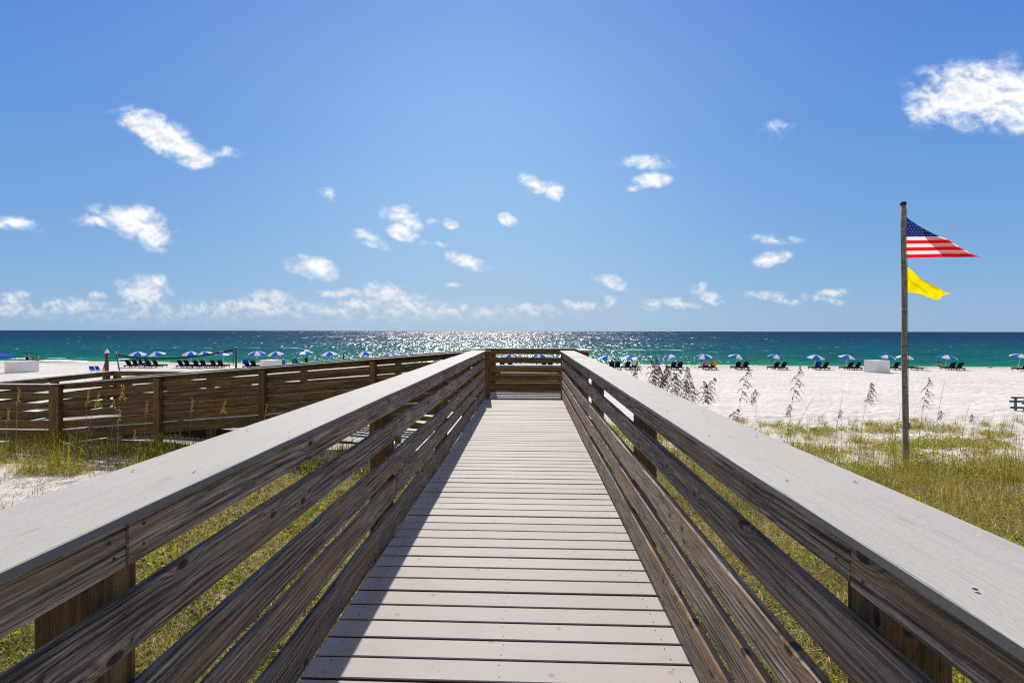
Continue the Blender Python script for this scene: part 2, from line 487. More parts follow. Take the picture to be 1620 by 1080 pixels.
M['f_red'] = cloth('flag_red', (.72, .010, .018), .58, .05)
M['f_white'] = cloth('flag_white', (.78, .77, .76), .52, .03)
M['f_blue'] = cloth('flag_navy', (.012, .035, .16), .45, .05)
M['f_star'] = cloth('flag_star', (.75, .78, .82), .5, .02)
M['f_yellow'] = cloth('flag_yellow', (.86, .70, .004), .55, .03)
M['tentblue'] = cloth('tent_blue', (.05, .12, .50), .35)
M['dwood'] = plain('dark_stained_wood', (.028, .018, .013), .6, .25, 30)
M['oldwood'] = plain('sunbleached_wood', (.24, .19, .14), .8, .3, 12)
M['bluegrey'] = plain('blue_grey_painted_board', (.05, .13, .19), .6, .2, 10)
M['whitepaint'] = plain('white_box_paint', (.74, .73, .70), .6, .06, 3)
M['whitepole'] = plain('white_pole_paint', (.75, .75, .73), .4, .05, 5)
M['metal'] = plain('grey_metal', (.20, .21, .22), .4, .1, 5, metal=.7)
M['rope'] = plain('dark_rope', (.016, .016, .018), .9, .2, 60)
M['postcap'] = plain('white_post_cap', (.78, .78, .76), .5, .05, 5)
M['piling'] = plain('brown_piling', (.085, .052, .028), .85, .3, 25)
M['skin'] = plain('tanned_skin', (.42, .20, .12), .5, .08, 10)
M['skin2'] = plain('brown_skin', (.20, .09, .055), .5, .08, 10)
M['hair'] = plain('dark_hair', (.012, .009, .007), .5, .2, 60)
M['hairb'] = plain('light_hair', (.42, .30, .15), .5, .2, 60)
def pole_mat():
    m, t = new_mat('weathered_pole')
    o = t.n('ShaderNodeTexCoord').outputs['Object']
    x, y, z = t.sep(o)
    a = t.noise(t.xyz(t.m('MULTIPLY', x, 60.0), t.m('MULTIPLY', y, 60.0), t.m('MULTIPLY', z, 2.5)), 1.0, 4.0, .7)
    b_ = t.noise(t.xyz(x, y, t.m('MULTIPLY', z, 14.0)), 1.0, 3.0, .6)
    c = t.mix(t.ramp(a, .3, .72), (.12, .105, .088), (.36, .33, .285))
    c = t.mix(t.m('MULTIPLY', t.ramp(b_, .5, .6), .5), c, (.06, .05, .04))
    finish(t, c, .8, a, .6, .006, .25)
    return m
M['pole'] = pole_mat()
def leaf_mat(name, cols, trans=.5, stops=None, patch=0.0):
    m, t = new_mat(name)
    r = t.n('ShaderNodeNewGeometry').outputs['Random Per Island']
    rp = t.n('ShaderNodeValToRGB', inp={0: r})
    el = rp.color_ramp.elements
    n = len(cols)
    while len(el) < n: el.new(.5)
    for i, c in enumerate(cols):
        el[i].position = i / (n - 1) if stops is None else stops[i]
        el[i].color = (*c, 1)
    pos = t.n('ShaderNodeNewGeometry').outputs['Position']
    pn = t.noise(pos, 1.15, 4.0, .65)
    pc = t.mix(t.m('MULTIPLY', t.ramp(pn, .47, .60), .38 * patch), rp.outputs[0], (.30, .215, .085))
    pc = t.mix(t.m('MULTIPLY', t.ramp(pn, .46, .34), .4 * patch), pc, t.mix(1.0, pc, (.55, .68, .5), 'MULTIPLY'))
    d = t.n('ShaderNodeBsdfPrincipled', inp={'Base Color': pc, 'Roughness': .55, 'Specular IOR Level': .25})
    tr = t.n('ShaderNodeBsdfTranslucent', inp={0: t.mix(1.0, pc, (1.7, 1.6, .55), 'MULTIPLY')})
    mx = t.n('ShaderNodeMixShader', inp={0: trans, 1: d.outputs[0], 2: tr.outputs[0]})
    t.n('ShaderNodeOutputMaterial', inp={0: mx.outputs[0]})
    return m
M['leaf'] = leaf_mat('creeper_leaves', [(.06, .09, .008), (.17, .225, .010), (.33, .37, .012), (.10, .15, .008), (.44, .40, .05), (.03, .045, .006)], .5, patch=1.0)
M['straw'] = leaf_mat('dry_straw', [(.20, .12, .04), (.42, .31, .12), (.74, .64, .42), (.10, .08, .03), (.30, .32, .05), (.50, .42, .16)], .4)
M['tuft'] = leaf_mat('dune_grass_blades', [(.08, .10, .012), (.17, .18, .018), (.30, .26, .05), (.10, .13, .012), (.36, .27, .09)], .45, patch=1.0)
M['sprig'] = leaf_mat('rusty_dry_sprigs', [(.16, .09, .03), (.28, .17, .06), (.20, .17, .05), (.36, .26, .11)], .3)
M['oatstem'] = leaf_mat('oat_stem_straw', [(.16, .13, .06), (.26, .20, .09), (.13, .12, .04)], .2)
M['goldstem'] = leaf_mat('straw_coloured_stem', [(.30, .24, .10), (.38, .30, .13)], .3)
M['oathead'] = leaf_mat('oat_seed_husk', [(.08, .045, .020), (.16, .095, .042), (.25, .16, .07), (.11, .065, .028)], .3)
M['oathead_gold'] = leaf_mat('golden_seed_husk', [(.46, .36, .14), (.64, .54, .26), (.40, .30, .12)], .45)

# ------------------------------------------------------------------ ground and sea
PY = np.array([-400, -6, 3, 8, 11, 20, 30, 50, 62, 70, 75, 80, 100, 400.])
PZ = np.array([-2.2, -2.25, -2.35, -2.62, -2.85, -3.6, -4.0, -4.55, -4.82, -5.02, -5.22, -5.45, -6.6, -12.])
def ground(X, Y):
    X = np.asarray(X, float); Y = np.asarray(Y, float)
    Ys = Y + sstep(20, 60, Y) * .05 * np.clip(X, -400, 400)
    z = np.interp(Ys, PY, PZ)
    k = sstep(-2, 6, Y) * (1 - sstep(14, 24, Y))
    z = z - .32 * sstep(2.5, 9, X) * k + .14 * sstep(3, 10, -X) * k
    z = z + (fnoise(X * .45 + 50, Y * .45 + 50, 3) - .5) * .22 * (1 - sstep(18, 30, Y))
    return z + E
def gz1(x, y):
    return float(ground(x, y))
def grid_mesh(name, X, Y, Z, mats, smooth=True):
    nr, nc = X.shape
    v = np.stack([X, Y, Z], -1).reshape(-1, 3)
    i = np.arange(nr * nc).reshape(nr, nc)
    f = np.stack([i[:-1, :-1], i[:-1, 1:], i[1:, 1:], i[1:, :-1]], -1).reshape(-1, 4)
    return np_mesh(name, v, f.ravel(), np.full(len(f), 4), mats, smooth=smooth)
def sand_mat():
    m, t = new_mat('white_quartz_sand')
    p = t.n('ShaderNodeNewGeometry').outputs['Position']
    x, y, z = t.sep(p)
    ys = t.m('ADD', y, t.m('MULTIPLY', x, .05))
    foot = t.noise(t.xyz(t.m('MULTIPLY', x, 1.1), t.m('MULTIPLY', y, .8), 0.0), 1.0, 5.0, .62)
    foot2 = t.n('ShaderNodeTexVoronoi', feature='SMOOTH_F1', inp={'Vector': t.xyz(x, y, 0.0), 'Scale': 2.6, 'Smoothness': .5}).outputs['Distance']
    fine = t.noise(p, 60.0, 3.0, .6)
    big = t.noise(p, .25, 4.0, .6)
    c = t.mix(t.ramp(big, .35, .7), (.65, .605, .535), (.75, .715, .64))
    c = t.mix(t.m('MULTIPLY', t.ramp(foot, .50, .66), .35), c, (.50, .46, .42))
    c = t.mix(t.m('MULTIPLY', fine, .25), c, (.58, .52, .45))
    # damp, trodden band by the water; its edge wanders
    edge = t.noise(t.xyz(t.m('MULTIPLY', x, .12), t.m('MULTIPLY', y, .4), 0.0), 1.0, 4.0, .6)
    yb = t.m('ADD', ys, t.m('MULTIPLY', t.m('SUBTRACT', edge, .5), 7.0))
    c = t.mix(t.m('MULTIPLY', t.ramp(yb, 63.0, 67.0), .55), c, (.50, .43, .35))
    c = t.mix(t.m('MULTIPLY', t.ramp(yb, 71.5, 73.5), .6), c, (.33, .27, .20))
    # plant litter in the near dune, also painted dark for shade between plants
    lit = t.mix(.55, t.noise(t.xyz(x, y, 4.0), 1.3, 4.0, .6), t.noise(t.xyz(x, y, 9.0), 17.0, 3.0, .7))
    lit = t.ramp(t.sep(lit)[0], .1, .9, .1, .9, smooth=False)
    near = t.ramp(y, 16.0, 8.0)
    near = t.m('MULTIPLY', near, t.m('SUBTRACT', 1.0, t.m('MULTIPLY', t.ramp(x, -4.4, -5.6), t.ramp(y, 5.2, 6.4))))
    near = t.m('MULTIPLY', near, t.ramp(t.m('ADD', y, t.m('MULTIPLY', t.noise(p, .5, 3.0, .6), 6.0)), 15.0, 10.5))
    c = t.mix(t.m('MULTIPLY', t.m('MULTIPLY', t.ramp(lit, .42, .50), near), .88), c, (.085, .060, .034))
    h = t.m('ADD', t.m('MULTIPLY', foot, .8), t.m('MULTIPLY', foot2, .35))
    h = t.m('ADD', h, t.m('MULTIPLY', fine, .03))
    finish(t, c, .95, h, 1.0, .27, .1)
    return m
M['sand'] = sand_mat()
ys = np.concatenate([[-400, -150, -60, -25, -12], np.arange(-6, 22, .22), np.arange(22, 84, .6), [90, 110, 160, 300]])
sx_ = np.linspace(-1, 1, 321)
xs = np.sinh(sx_ * 7.2) / math.sinh(7.2) * 2600
XX, YY = np.meshgrid(xs, ys)
ZZ = ground(XX, YY)
ZZ = ZZ + (fnoise(XX * 1.3, YY * 1.3, 3) - .5) * .10 * sstep(12, 20, YY) * (1 - sstep(66, 72, YY))
sand = link('sand_beach', grid_mesh('sand_beach', XX, YY, ZZ, [M['sand']]))
tag(sand, kind='structure')

WZ = E - 5.2
def sea_mat():
    m, t = new_mat('sea_water')
    p = t.n('ShaderNodeNewGeometry').outputs['Position']
    x, y, z = t.sep(p)
    ys_ = t.m('ADD', y, t.m('MULTIPLY', t.m('MAXIMUM', t.m('MINIMUM', x, 400.0), -400.0), .05))
    wander = t.noise(t.xyz(t.m('MULTIPLY', x, .018), t.m('MULTIPLY', y, .03), 0.0), 1.0, 4.0, .6)
    dd = t.m('MULTIPLY', ys_, t.m('ADD', .55, t.m('MULTIPLY', wander, .9)))
    lg = t.m('LOGARITHM', dd, math.e)
    rp = t.n('ShaderNodeValToRGB', inp={0: t.ramp(lg, 4.25, 7.2, smooth=False)})
    el = rp.color_ramp.elements
    stops = [(0, (.025, .22, .115)), (.05, (.008, .185, .130)), (.14, (.004, .130, .130)), (.30, (.003, .098, .130)), (.44, (.004, .072, .125)), (.58, (.005, .052, .112)), (1, (.006, .042, .100))]
    while len(el) < len(stops): el.new(.5)
    for e_, (pp, cc) in zip(el, stops):
        e_.position = pp; e_.color = (*cc, 1)
    c = rp.outputs[0]
    st = t.noise(t.xyz(t.m('MULTIPLY', x, .10), t.m('MULTIPLY', y, .33), 2.0), 1.0, 5.0, .65)
    c = t.mix(t.ramp(st, .38, .62, 0, .65), c, t.mix(1.0, c, (.45, .60, .66), 'MULTIPLY'))
    st2 = t.noise(t.xyz(t.m('MULTIPLY', x, .30), t.m('MULTIPLY', y, .55), 6.0), 1.0, 3.0, .6)
    c = t.mix(t.ramp(st2, .45, .62, 0, .45), c, t.mix(1.0, c, (.35, .48, .55), 'MULTIPLY'))
    at = t.n('ShaderNodeAttribute', attribute_name='foam')
    fr = t.sep(at.outputs['Vector'])
    fn = t.noise(t.xyz(t.m('MULTIPLY', x, .9), t.m('MULTIPLY', y, 1.6), 2.0), 1.0, 5.0, .7)
    foam = t.ramp(t.m('ADD', fr[0], t.m('MULTIPLY', t.m('SUBTRACT', fn, .5), 1.1)), .42, .62)
    foam = t.m('MULTIPLY', foam, t.ramp(fr[0], .02, .15))
    c = t.mix(t.m('MULTIPLY', fr[1], .8), c, (.012, .24, .075))
    c = t.mix(foam, c, (.82, .84, .84))
    # wave facets: short chop near the beach, longer and longer crests of it further out
    dist = t.m('MULTIPLY', y, 1.0)
    facet = None
    for (fx, fy, d0, d1, seed) in ((.42, 1.7, None, None, 1.0), (.9, 7.0, 95, 150, 5.0), (1.8, 26.0, 190, 330, 9.0), (5.0, 150.0, 480, 900, 13.0)):
        nn = t.n('ShaderNodeTexNoise', inp={'Vector': t.xyz(t.m('DIVIDE', x, fx), t.m('DIVIDE', y, fy), seed), 'Scale': 1.0, 'Detail': 2.0, 'Roughness': .7}).outputs['Color']
        facet = nn if facet is None else t.mix(t.ramp(dist, d0, d1), facet, nn)
    fa, fb, _ = t.sep(facet)
    group = t.noise(t.xyz(t.m('MULTIPLY', x, .02), t.m('MULTIPLY', y, .012), 0.0), 1.0, 3.0, .6)
    gst = t.ramp(group, .3, .7, .75, 1.25)
    sxx = t.m('MULTIPLY', t.m('SUBTRACT', fa, .5), t.m('MULTIPLY', gst, 2.8))
    syy = t.m('ADD', t.m('MULTIPLY', t.m('SUBTRACT', fb, .5), t.m('MULTIPLY', gst, 2.1)), .10)
    gn = t.n('ShaderNodeNewGeometry').outputs['Normal']
    NN = t.n('ShaderNodeVectorMath', operation='NORMALIZE', inp={0: t.n('ShaderNodeVectorMath', operation='ADD', inp={0: gn, 1: t.xyz(sxx, t.m('MULTIPLY', syy, -1.0), 0.0)}).outputs[0]}).outputs[0]
    w1 = t.noise(t.xyz(t.m('MULTIPLY', x, .35), t.m('MULTIPLY', y, .8), 0.0), 1.0, 3.0, .6)
    b1 = t.n('ShaderNodeBump', inp={'Strength': 1.0, 'Distance': .9, 'Height': w1})
    dif = t.n('ShaderNodeBsdfDiffuse', inp={0: c, 'Normal': b1.outputs[0]})
    gl = t.n('ShaderNodeBsdfGlossy', inp={0: (1, 1, 1, 1), 'Roughness': .26, 'Normal': NN})
    fres = t.n('ShaderNodeFresnel', inp={'IOR': 1.33, 'Normal': NN}).outputs[0]
    fk = t.m('MINIMUM', fres, .052)
    fk = t.m('MULTIPLY', fk, t.m('SUBTRACT', 1.0, t.m('MULTIPLY', foam, .9)))
    mx = t.n('ShaderNodeMixShader', inp={0: fk, 1: dif.outputs[0], 2: gl.outputs[0]})
    t.n('ShaderNodeOutputMaterial', inp={0: mx.outputs[0]})
    return m
M['sea'] = sea_mat()
pr = np.concatenate([np.linspace(66, 2.2, 190), [1.6, 1.1, .7, .4, .2, .13]])    # rows: evenly fine as seen over the water, out to 30 km
yr = 5.2 * F / pr
uc = np.concatenate([np.linspace(-6, -1.45, 40), np.linspace(-1.4, 1.4, 1000), np.linspace(1.45, 6, 40)])
UU, YR = np.meshgrid(uc, yr)
XS = UU * YR
amp = (1 - sstep(250, 900, YR))
ysh = YR + .05 * np.clip(XS, -400, 400)
wv_ = np.zeros_like(XS)
for (wl, a_, ang, ph) in ((17, .10, .05, 0), (9.5, .07, -.12, 2), (6.1, .045, .2, 4), (3.7, .03, -.3, 1), (2.4, .02, .45, 5)):
    k = 2 * math.pi / wl
    wv_ += a_ * np.sin(k * (ysh * math.cos(ang) + XS * math.sin(ang)) + ph + 3 * fnoise(XS * .03 + ph, YR * .03, 2)) * (.4 + 1.2 * fnoise(XS * .05 + 9 + ph, YR * .08, 2))
foam = np.zeros_like(XS); green = np.zeros_like(XS); brk = np.zeros_like(XS)
# breakers: (photo x0, x1, distance, thickness m, height, foam, green)
for (x0, x1, D, th, hh, fo, gr_) in (
    (965, 1030, 128, 3.0, .35, .8, .6), (1010, 1092, 126, 2.8, .3, .9, .1), (1112, 1195, 119, 2.2, .22, .75, 0),
    (1200, 1330, 124, 1.6, .12, .42, 0), (985, 1012, 83, 2.4, .35, .85, .5), (940, 975, 84, 1.5, .3, .6, .5),
    (60, 100, 84.5, 1.6, .4, .75, .4), (0, 40, 84, 1.8, .35, .8, .1), (88, 172, 83, 2.2, .5, .48, 1.0), (168, 200, 84, 1.5, .35, .8, .3), (195, 320, 83, 1.6, .25, .3, .8),
    (435, 480, 136, 3.2, .3, .8, 0), (378, 425, 133, 2.6, .3, .65, 0), (300, 350, 140, 2.0, .2, .5, 0), (505, 560, 130, 2.2, .2, .5, 0), (590, 640, 128, 2.2, .2, .5, 0),
    (790, 880, 150, 3, .2, .5, .2), (1380, 1440, 230, 4, .2, .4, 0), (1240, 1290, 150, 2, .15, .35, 0), (1180, 1230, 250, 4, .2, .45, 0)):
    xc, hw = PX((x0 + x1) / 2, D), (x1 - x0) / 2 / F * D
    yc = D + 1.2 * (fnoise(XS * .12, XS * 0 + D, 2) - .5)
    ex = np.clip(1 - ((XS - xc) / hw) ** 2, 0, 1) ** .5
    th = th * (1.7 if D < 90 else 1.25)
    g_ = np.exp(-((YR - yc) / th) ** 2)
    brk = np.maximum(brk, hh * ex * g_)
    foam = np.maximum(foam, fo * ex * np.exp(-((YR - yc - .8) / (th * .6)) ** 2))
    green = np.maximum(green, gr_ * ex * np.exp(-((YR - yc + th * .6) / (th * .9)) ** 2))
# swash at the waterline
sw = ysh - 74.6 - 1.6 * (fnoise(XS * .06, XS * 0 + 3, 3) - .5)
foam = np.maximum(foam, .85 * np.exp(-(sw / 1.3) ** 2) * sstep(.34, .50, fnoise(XS * .04 + 4, XS * 0 + 8, 3)))
# scattered whitecaps
wc = fnoise(XS * .22, YR * .5 + 40, 4, .6)
foam = np.maximum(foam, sstep(.70, .80, wc) * .55 * sstep(90, 120, YR) * (1 - sstep(500, 900, YR)))
green = np.maximum(green, .75 * np.exp(-((ysh - 76.5) / 3.0) ** 2))
ZS = WZ + wv_ * amp * sstep(72, 84, ysh) + brk
sea = link('sea_water', grid_mesh('sea_water', XS, YR, ZS, [M['sea']]))
tag(sea, kind='structure')
ca = sea.data.attributes.new('foam', 'FLOAT_VECTOR', 'POINT')
ca.data.foreach_set('vector', np.stack([foam, green, green * 0], -1).reshape(-1).astype(np.float32))

# ------------------------------------------------------------------ boards, rails, decks
_bc = {}
def board_mesh(L, t, h, mats, seed=0, bev=.004, nails=None, nail_face=1, warp=.0022):
    key = (round(L, 2), t, h, mats[0].name, seed, nail_face)
    if key in _bc: return _bc[key]
    rs = random.Random(hash(key[:3]) % 9999 + seed * 31)
    n = max(6, int(L / .16))
    mb = MB()
    b = bev
    prof = [(-t/2, b), (-t/2 + b, 0), (t/2 - b, 0), (t/2, b), (t/2, h - b), (t/2 - b, h), (-t/2 + b, h), (-t/2, h - b)]
    ph = [rs.uniform(0, 6.28) for _ in range(6)]
    vs = []
    for i in range(n + 1):
        x = L * i / n
        dy = warp * (math.sin(x * 1.1 + ph[0]) + .5 * math.sin(x * 2.9 + ph[1]))
        dz = warp * 1.1 * (math.sin(x * .9 + ph[2]) + .4 * math.sin(x * 3.7 + ph[3]))
        dh = warp * .5 * math.sin(x * 1.7 + ph[4])
        for k, (py, pz) in enumerate(prof):
            j = rs.uniform(-.0006, .0006)
            vs.append((x, py + dy + j, pz + dz + (dh if pz > h / 2 else 0) + j))
    fs = []
    for i in range(n):
        for k in range(8):
            fs.append((i * 8 + k, (i + 1) * 8 + k, (i + 1) * 8 + (k + 1) % 8, i * 8 + (k + 1) % 8))
    fs.append(tuple(range(8))); fs.append(tuple(n * 8 + k for k in range(8))[::-1])
    mb.add(vs, fs, 0)
    if nails:
        for x in nails:
            for q in ((.25, .75) if h > t else (.2, .8)):
                rr = .0045
                x2 = x + rs.uniform(-.012, .012)
                if h > t:
                    z = h * q + rs.uniform(-.01, .01); y = nail_face * (t / 2 + .0035)
                    vv = [(x2 + rr * math.cos(a_ * math.pi / 4), y, z + rr * math.sin(a_ * math.pi / 4)) for a_ in range(8)]
                else:
                    yy = -t / 2 + t * q; z = h + .0035
                    vv = [(x2 + rr * math.cos(a_ * math.pi / 4), yy + rr * math.sin(a_ * math.pi / 4), z) for a_ in range(8)]
                mb.add(vv, [tuple(range(8))], 1)
    me = mb.mesh('board', mats)
    _bc[key] = me
    return me
ROWS = ((.028, .192), (.290, .146), (.492, .146), (.737, .141), (.958, .121))
def railing(name, p0, heading, z0, L, s, post_x, mat, label, slope=0.0, group='railings of the boardwalk and its ramps', foot=None, seg=4.88,
            post_top=1.06, rows=ROWS, skirt=False, cap_in=.05, cap_w=.335, cap_ext=(0, 0), post_mat=None):
    """p0 in the boardwalk frame; heading in degrees of local x in that frame (90 = ahead). s = +1: the walkway lies on local +y"""
    X, Y = B(*p0)
    root = empty(name, (X, Y, z0), R(heading) - ALPHA, label, 'railing', group)
    an = math.atan(slope)
    cs = math.cos(an)
    mats = [mat, M['screw']]
    def pieces(off):
        cuts = [0.0]
        x = off if off > .3 else seg
        while x < L - .4:
            cuts.append(x); x += seg
        cuts.append(L)
        return list(zip(cuts[:-1], cuts[1:]))
    half = seg / 2
    px0 = post_x[0] if post_x else 0
    offs = [px0 + half * k for k in (1, 2, 1, 2, 1)]
    for r, (zb, h) in enumerate(rows):
        off = offs[r % 5]
        while off > seg: off -= seg
        for k, (a, b_) in enumerate(pieces(off)):
            ln = (b_ - a) / cs - .004
            me = board_mesh(ln, .038, h, mats, seed=(r * 3 + k) % 5, nails=[.05, ln - .05] + ([ln / 2] if ln > 3 else []), nail_face=s)
            o = link('rail_board', me, root, (a + .002, random.uniform(-.0025, .0025), zb + slope * a + random.uniform(-.004, .004)), (random.uniform(-.012, .012), -an, 0))
    if skirt:
        for k, (a, b_) in enumerate(pieces(seg)):
            o = link('skirt_board', board_mesh((b_ - a) / cs - .004, .04, .235, mats, seed=k), root, (a, 0, -.245 + slope * a), (0, -an, 0))
    for k, (a, b_) in enumerate(pieces(offs[1] if offs[1] <= seg else seg)):
        a2 = a - (cap_ext[0] if k == 0 else 0)
        b2 = b_ + (cap_ext[1] if abs(b_ - L) < 1e-6 else 0)
        ln = (b2 - a2) / cs - .002
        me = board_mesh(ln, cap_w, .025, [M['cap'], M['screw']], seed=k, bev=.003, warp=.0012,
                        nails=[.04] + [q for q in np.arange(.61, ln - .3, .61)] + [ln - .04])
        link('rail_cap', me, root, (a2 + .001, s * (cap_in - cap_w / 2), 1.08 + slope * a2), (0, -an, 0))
    for px in post_x:
        wx, wy = px, -s * (.021 + .07)
        c, sn = math.cos(root.rotation_euler[2]), math.sin(root.rotation_euler[2])
        gx_, gy_ = X + wx * c - wy * sn, Y + wx * sn + wy * c
        zb = gz1(gx_, gy_) - .35 - z0
        top = post_top + slope * px
        h = top - zb
        me = board_mesh(h, .14, .14, [post_mat or M['post'], M['screw']], seed=int(px * 7) % 4, bev=.006, warp=.001)
        # board runs along x; stand it up
        link('post', me, root, (wx + .07, wy, zb), (0, -math.pi / 2, 0))
    return root
def deck(name, p0, heading, z0, L, W0, W1, label, cat, slope=0.0, group=None):
    X, Y = B(*p0)
    root = empty(name, (X, Y, z0), R(heading) - ALPHA, label, cat, group)
    an = math.atan(slope)
    mb = MB()
    n = int(L / PITCH)
    rs = random.Random(5)
    for i in range(n):
        x = (i + .5) * PITCH
        dz = rs.uniform(-.002, .002)
        tilt = Matrix.Rotation(rs.uniform(-.0012, .0012), 3, 'Z')
        mb.box((x, (W0 + W1) / 2 + rs.uniform(-.003, .003), -.0135 + dz), (PITCH - .0125, W1 - W0, .025), M=tilt, bev=.004)
        for yy in (W0 + .10, (W0 + W1) / 2, W1 - .10):
            for q in (-.038, .038):
                cx, cy = x + q, yy + rs.uniform(-.008, .008)
                mb.add([(cx + .0035 * math.cos(a * 1.047), cy + .0035 * math.sin(a * 1.047), dz + .0006) for a in range(6)], [tuple(range(6))], 1)
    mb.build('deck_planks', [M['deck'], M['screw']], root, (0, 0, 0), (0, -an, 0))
    for yy in (W0 + .05, (W0 + W1) / 2, W1 - .05):
        j = MB()
        j.box((L / 2, yy, -.15), (L - .02, .045, .24), bev=.003)
        j.build('joist', M['joist'], root, (0, 0, 0), (0, -an, 0))
    return root

deck('boardwalk_deck', (0, -1.68), 90, 0, 12.62, -.765, 1.025, 'long straight grey plank walkway running ahead between the two near railings', 'boardwalk')
deck('deck_platform', (.15, 10.985), 90, 0, 1.2, -1.22, 1.16, 'small grey plank landing at the far end of the straight walkway', 'deck')
PV = 10.90
railing('railing', (-1.023, -1.6), 90, 0, 12.52, -1, [.32, 2.765, 5.19, 7.63, 10.05, 12.36], M['rail'],
        'weathered grey board railing with wide pale cap on the left of the walkway', cap_ext=(0, .02), cap_in=.043)
railing('railing', (.768, -1.6), 90, 0, 12.52, 1, [.30, 2.745, 5.17, 7.61, 10.03, 12.36], M['rail'],
        'weathered grey board railing with wide pale cap on the right of the walkway', cap_ext=(0, .02), cap_in=.066, cap_w=.325)
# end railing across the view, then the ramp down to the left
railing('railing', (1.24, 12.22), 180, 0, 2.24, 1, [.10, 2.17], M['rail_dark'],
        'short brown railing across the far end of the walkway', cap_ext=(.06, .0), cap_in=.05, cap_w=.26, skirt=True)
railing('railing', (1.05, 14.6), 180, -.60, 2.1, 1, [.1, 2.0], M['rail_dark'],
        'lower brown railing beyond the far end of the walkway, seen through its gaps', cap_w=.22, skirt=True)
railing('railing', (1.22, 12.16), 270, 0, 1.16, -1, [1.0], M['rail_dark'],
        'very short return of railing at the right corner of the end landing', cap_in=.05, cap_w=.30)
SL = -.0815
RL = 10.2
railing('railing', (-1.02, 11.0), 180, 0, RL, -1, [2.58, 5.18, 7.68, 10.13], M['rail_dark'],
        'long brown railing nearest the camera sloping down to the left along the ramp', slope=SL, skirt=True, cap_in=.05, cap_w=.22)
railing('railing', (-1.0, 12.22), 180, 0, 9.75, 1, [2.4, 4.9, 7.4, 9.65], M['rail_dark'],
        'brown railing on the sea side of the ramp, sloping down beside its planks', slope=SL, skirt=True, cap_in=.05, cap_w=.22)
deck('wooden_ramp', (-1.02, 11.62), 180, 0, RL, -.58, .58, 'plank ramp sloping down to the left between two brown railings', 'ramp', slope=SL)
ZL = SL * RL
# landing and second run back behind the first
deck('deck_landing', (-1.02 - RL, 12.75), 180, ZL, 1.95, -1.72, 1.75, 'lower plank landing where the ramp turns, at the left edge', 'deck')
railing('railing', (-1.02 - RL, 11.0), 180, ZL, 1.9, -1, [.0 + .02, 1.85], M['rail_dark'],
        'level brown railing in front of the lower landing at the left edge', skirt=True, cap_in=.05, cap_w=.22)
railing('railing', (-13.06, 10.98), 90, ZL, 3.5, -1, [.06, 1.8, 3.42], M['rail_dark'],
        'railing closing the left end of the lower landing', cap_w=.2)
railing('railing', (-13.05, 14.5), 0, ZL, 2.1, -1, [.07, 2.0], M['rail_dark'],
        'level railing on the sea side of the lower landing', cap_w=.2)
railing('railing', (-10.95, 14.5), 0, ZL, 8.2, -1, [2.2, 4.6, 7.0], M['rail_dark'],
        'farthest railing sloping down to the right behind the ramp', slope=SL * 1.05, cap_w=.2)
deck('wooden_ramp', (-11.1, 13.42), 0, ZL, 8.4, -.95, 1.0, 'second plank ramp turning back to the right behind the first', 'ramp', slope=SL * 1.05)
# posts that frame the end of the walkway
for (w, lb) in ((-.955, 'square brown post at the left end of the straight walkway'), (.80, 'square brown post at the right end of the straight walkway')):
    X, Y = B(w, 11.06)
    zb = gz1(X, Y) - .3
    o = link('corner_post', board_mesh(1.085 - zb, .125, .125, [M['post'], M['screw']], seed=3, bev=.005, warp=.0005), None, (X + .06, Y, zb), (0, -math.pi / 2, -ALPHA))
    tag(o, lb, 'post', 'posts framing the walkway end')
# ------------------------------------------------------------------ beach umbrellas
def umbrella_mesh(phase, cols, seed):
    rs = random.Random(seed)
    mb = MB()
    n, rad, hh, rings = 8, 1.07, .43, 5
    for g in range(n):
        vs = []
        for r in range(rings + 1):
            f = r / rings
            for q in range(5):
                an = phase + (g + q / 4) * 2 * math.pi / n
                sag = math.sin(math.pi * q / 4)
                rr = rad * f * (1 - .045 * sag * f)
                z = hh * math.cos(f * 1.38) ** 1.0 - hh * math.cos(1.38) - .035 * sag * f
                vs.append((rr * math.cos(an), rr * math.sin(an), z))
        fs = [(r * 5 + q, (r + 1) * 5 + q, (r + 1) * 5 + q + 1, r * 5 + q + 1) for r in range(rings) for q in range(4)]
        mb.add(vs, fs, g % 2, True)
        # valance strip along the rim
        rim = vs[-5:]
        va = rim + [(x * 1.005, y * 1.005, z - .07) for x, y, z in rim]
        mb.add(va, [(q, q + 1, q + 6, q + 5) for q in range(4)], g % 2)
    mb.tube([(0, 0, hh - .09), (0, 0, hh + .0)], [.03, .012], 6, 1)
    return mb.mesh('canopy', [M[c] for c in cols])
umb_protos = {}
def make_umbrella(variant):
    root = empty('beach_umbrella', (0, 0, 0))
    cols = ('c_blue', 'c_white')
    link('canopy', umbrella_mesh(variant * math.pi / 8 + .1, cols, variant), root, (0, 0, 1.66))
    p = MB(); p.tube([(0, 0, -.35), (0, 0, 2.0)], .019, 6)
    p.build('pole', M['whitepole'], root)
    r = MB()
    for k in range(8):
        an = variant * math.pi / 8 + .1 + k * math.pi / 4
        r.tube([(0, 0, 1.74), (.55 * math.cos(an), .55 * math.sin(an), 1.86)], .006, 4)
    r.build('ribs', M['metal'], root)
    return root
GU = 'blue and white beach umbrellas in a row along the water'
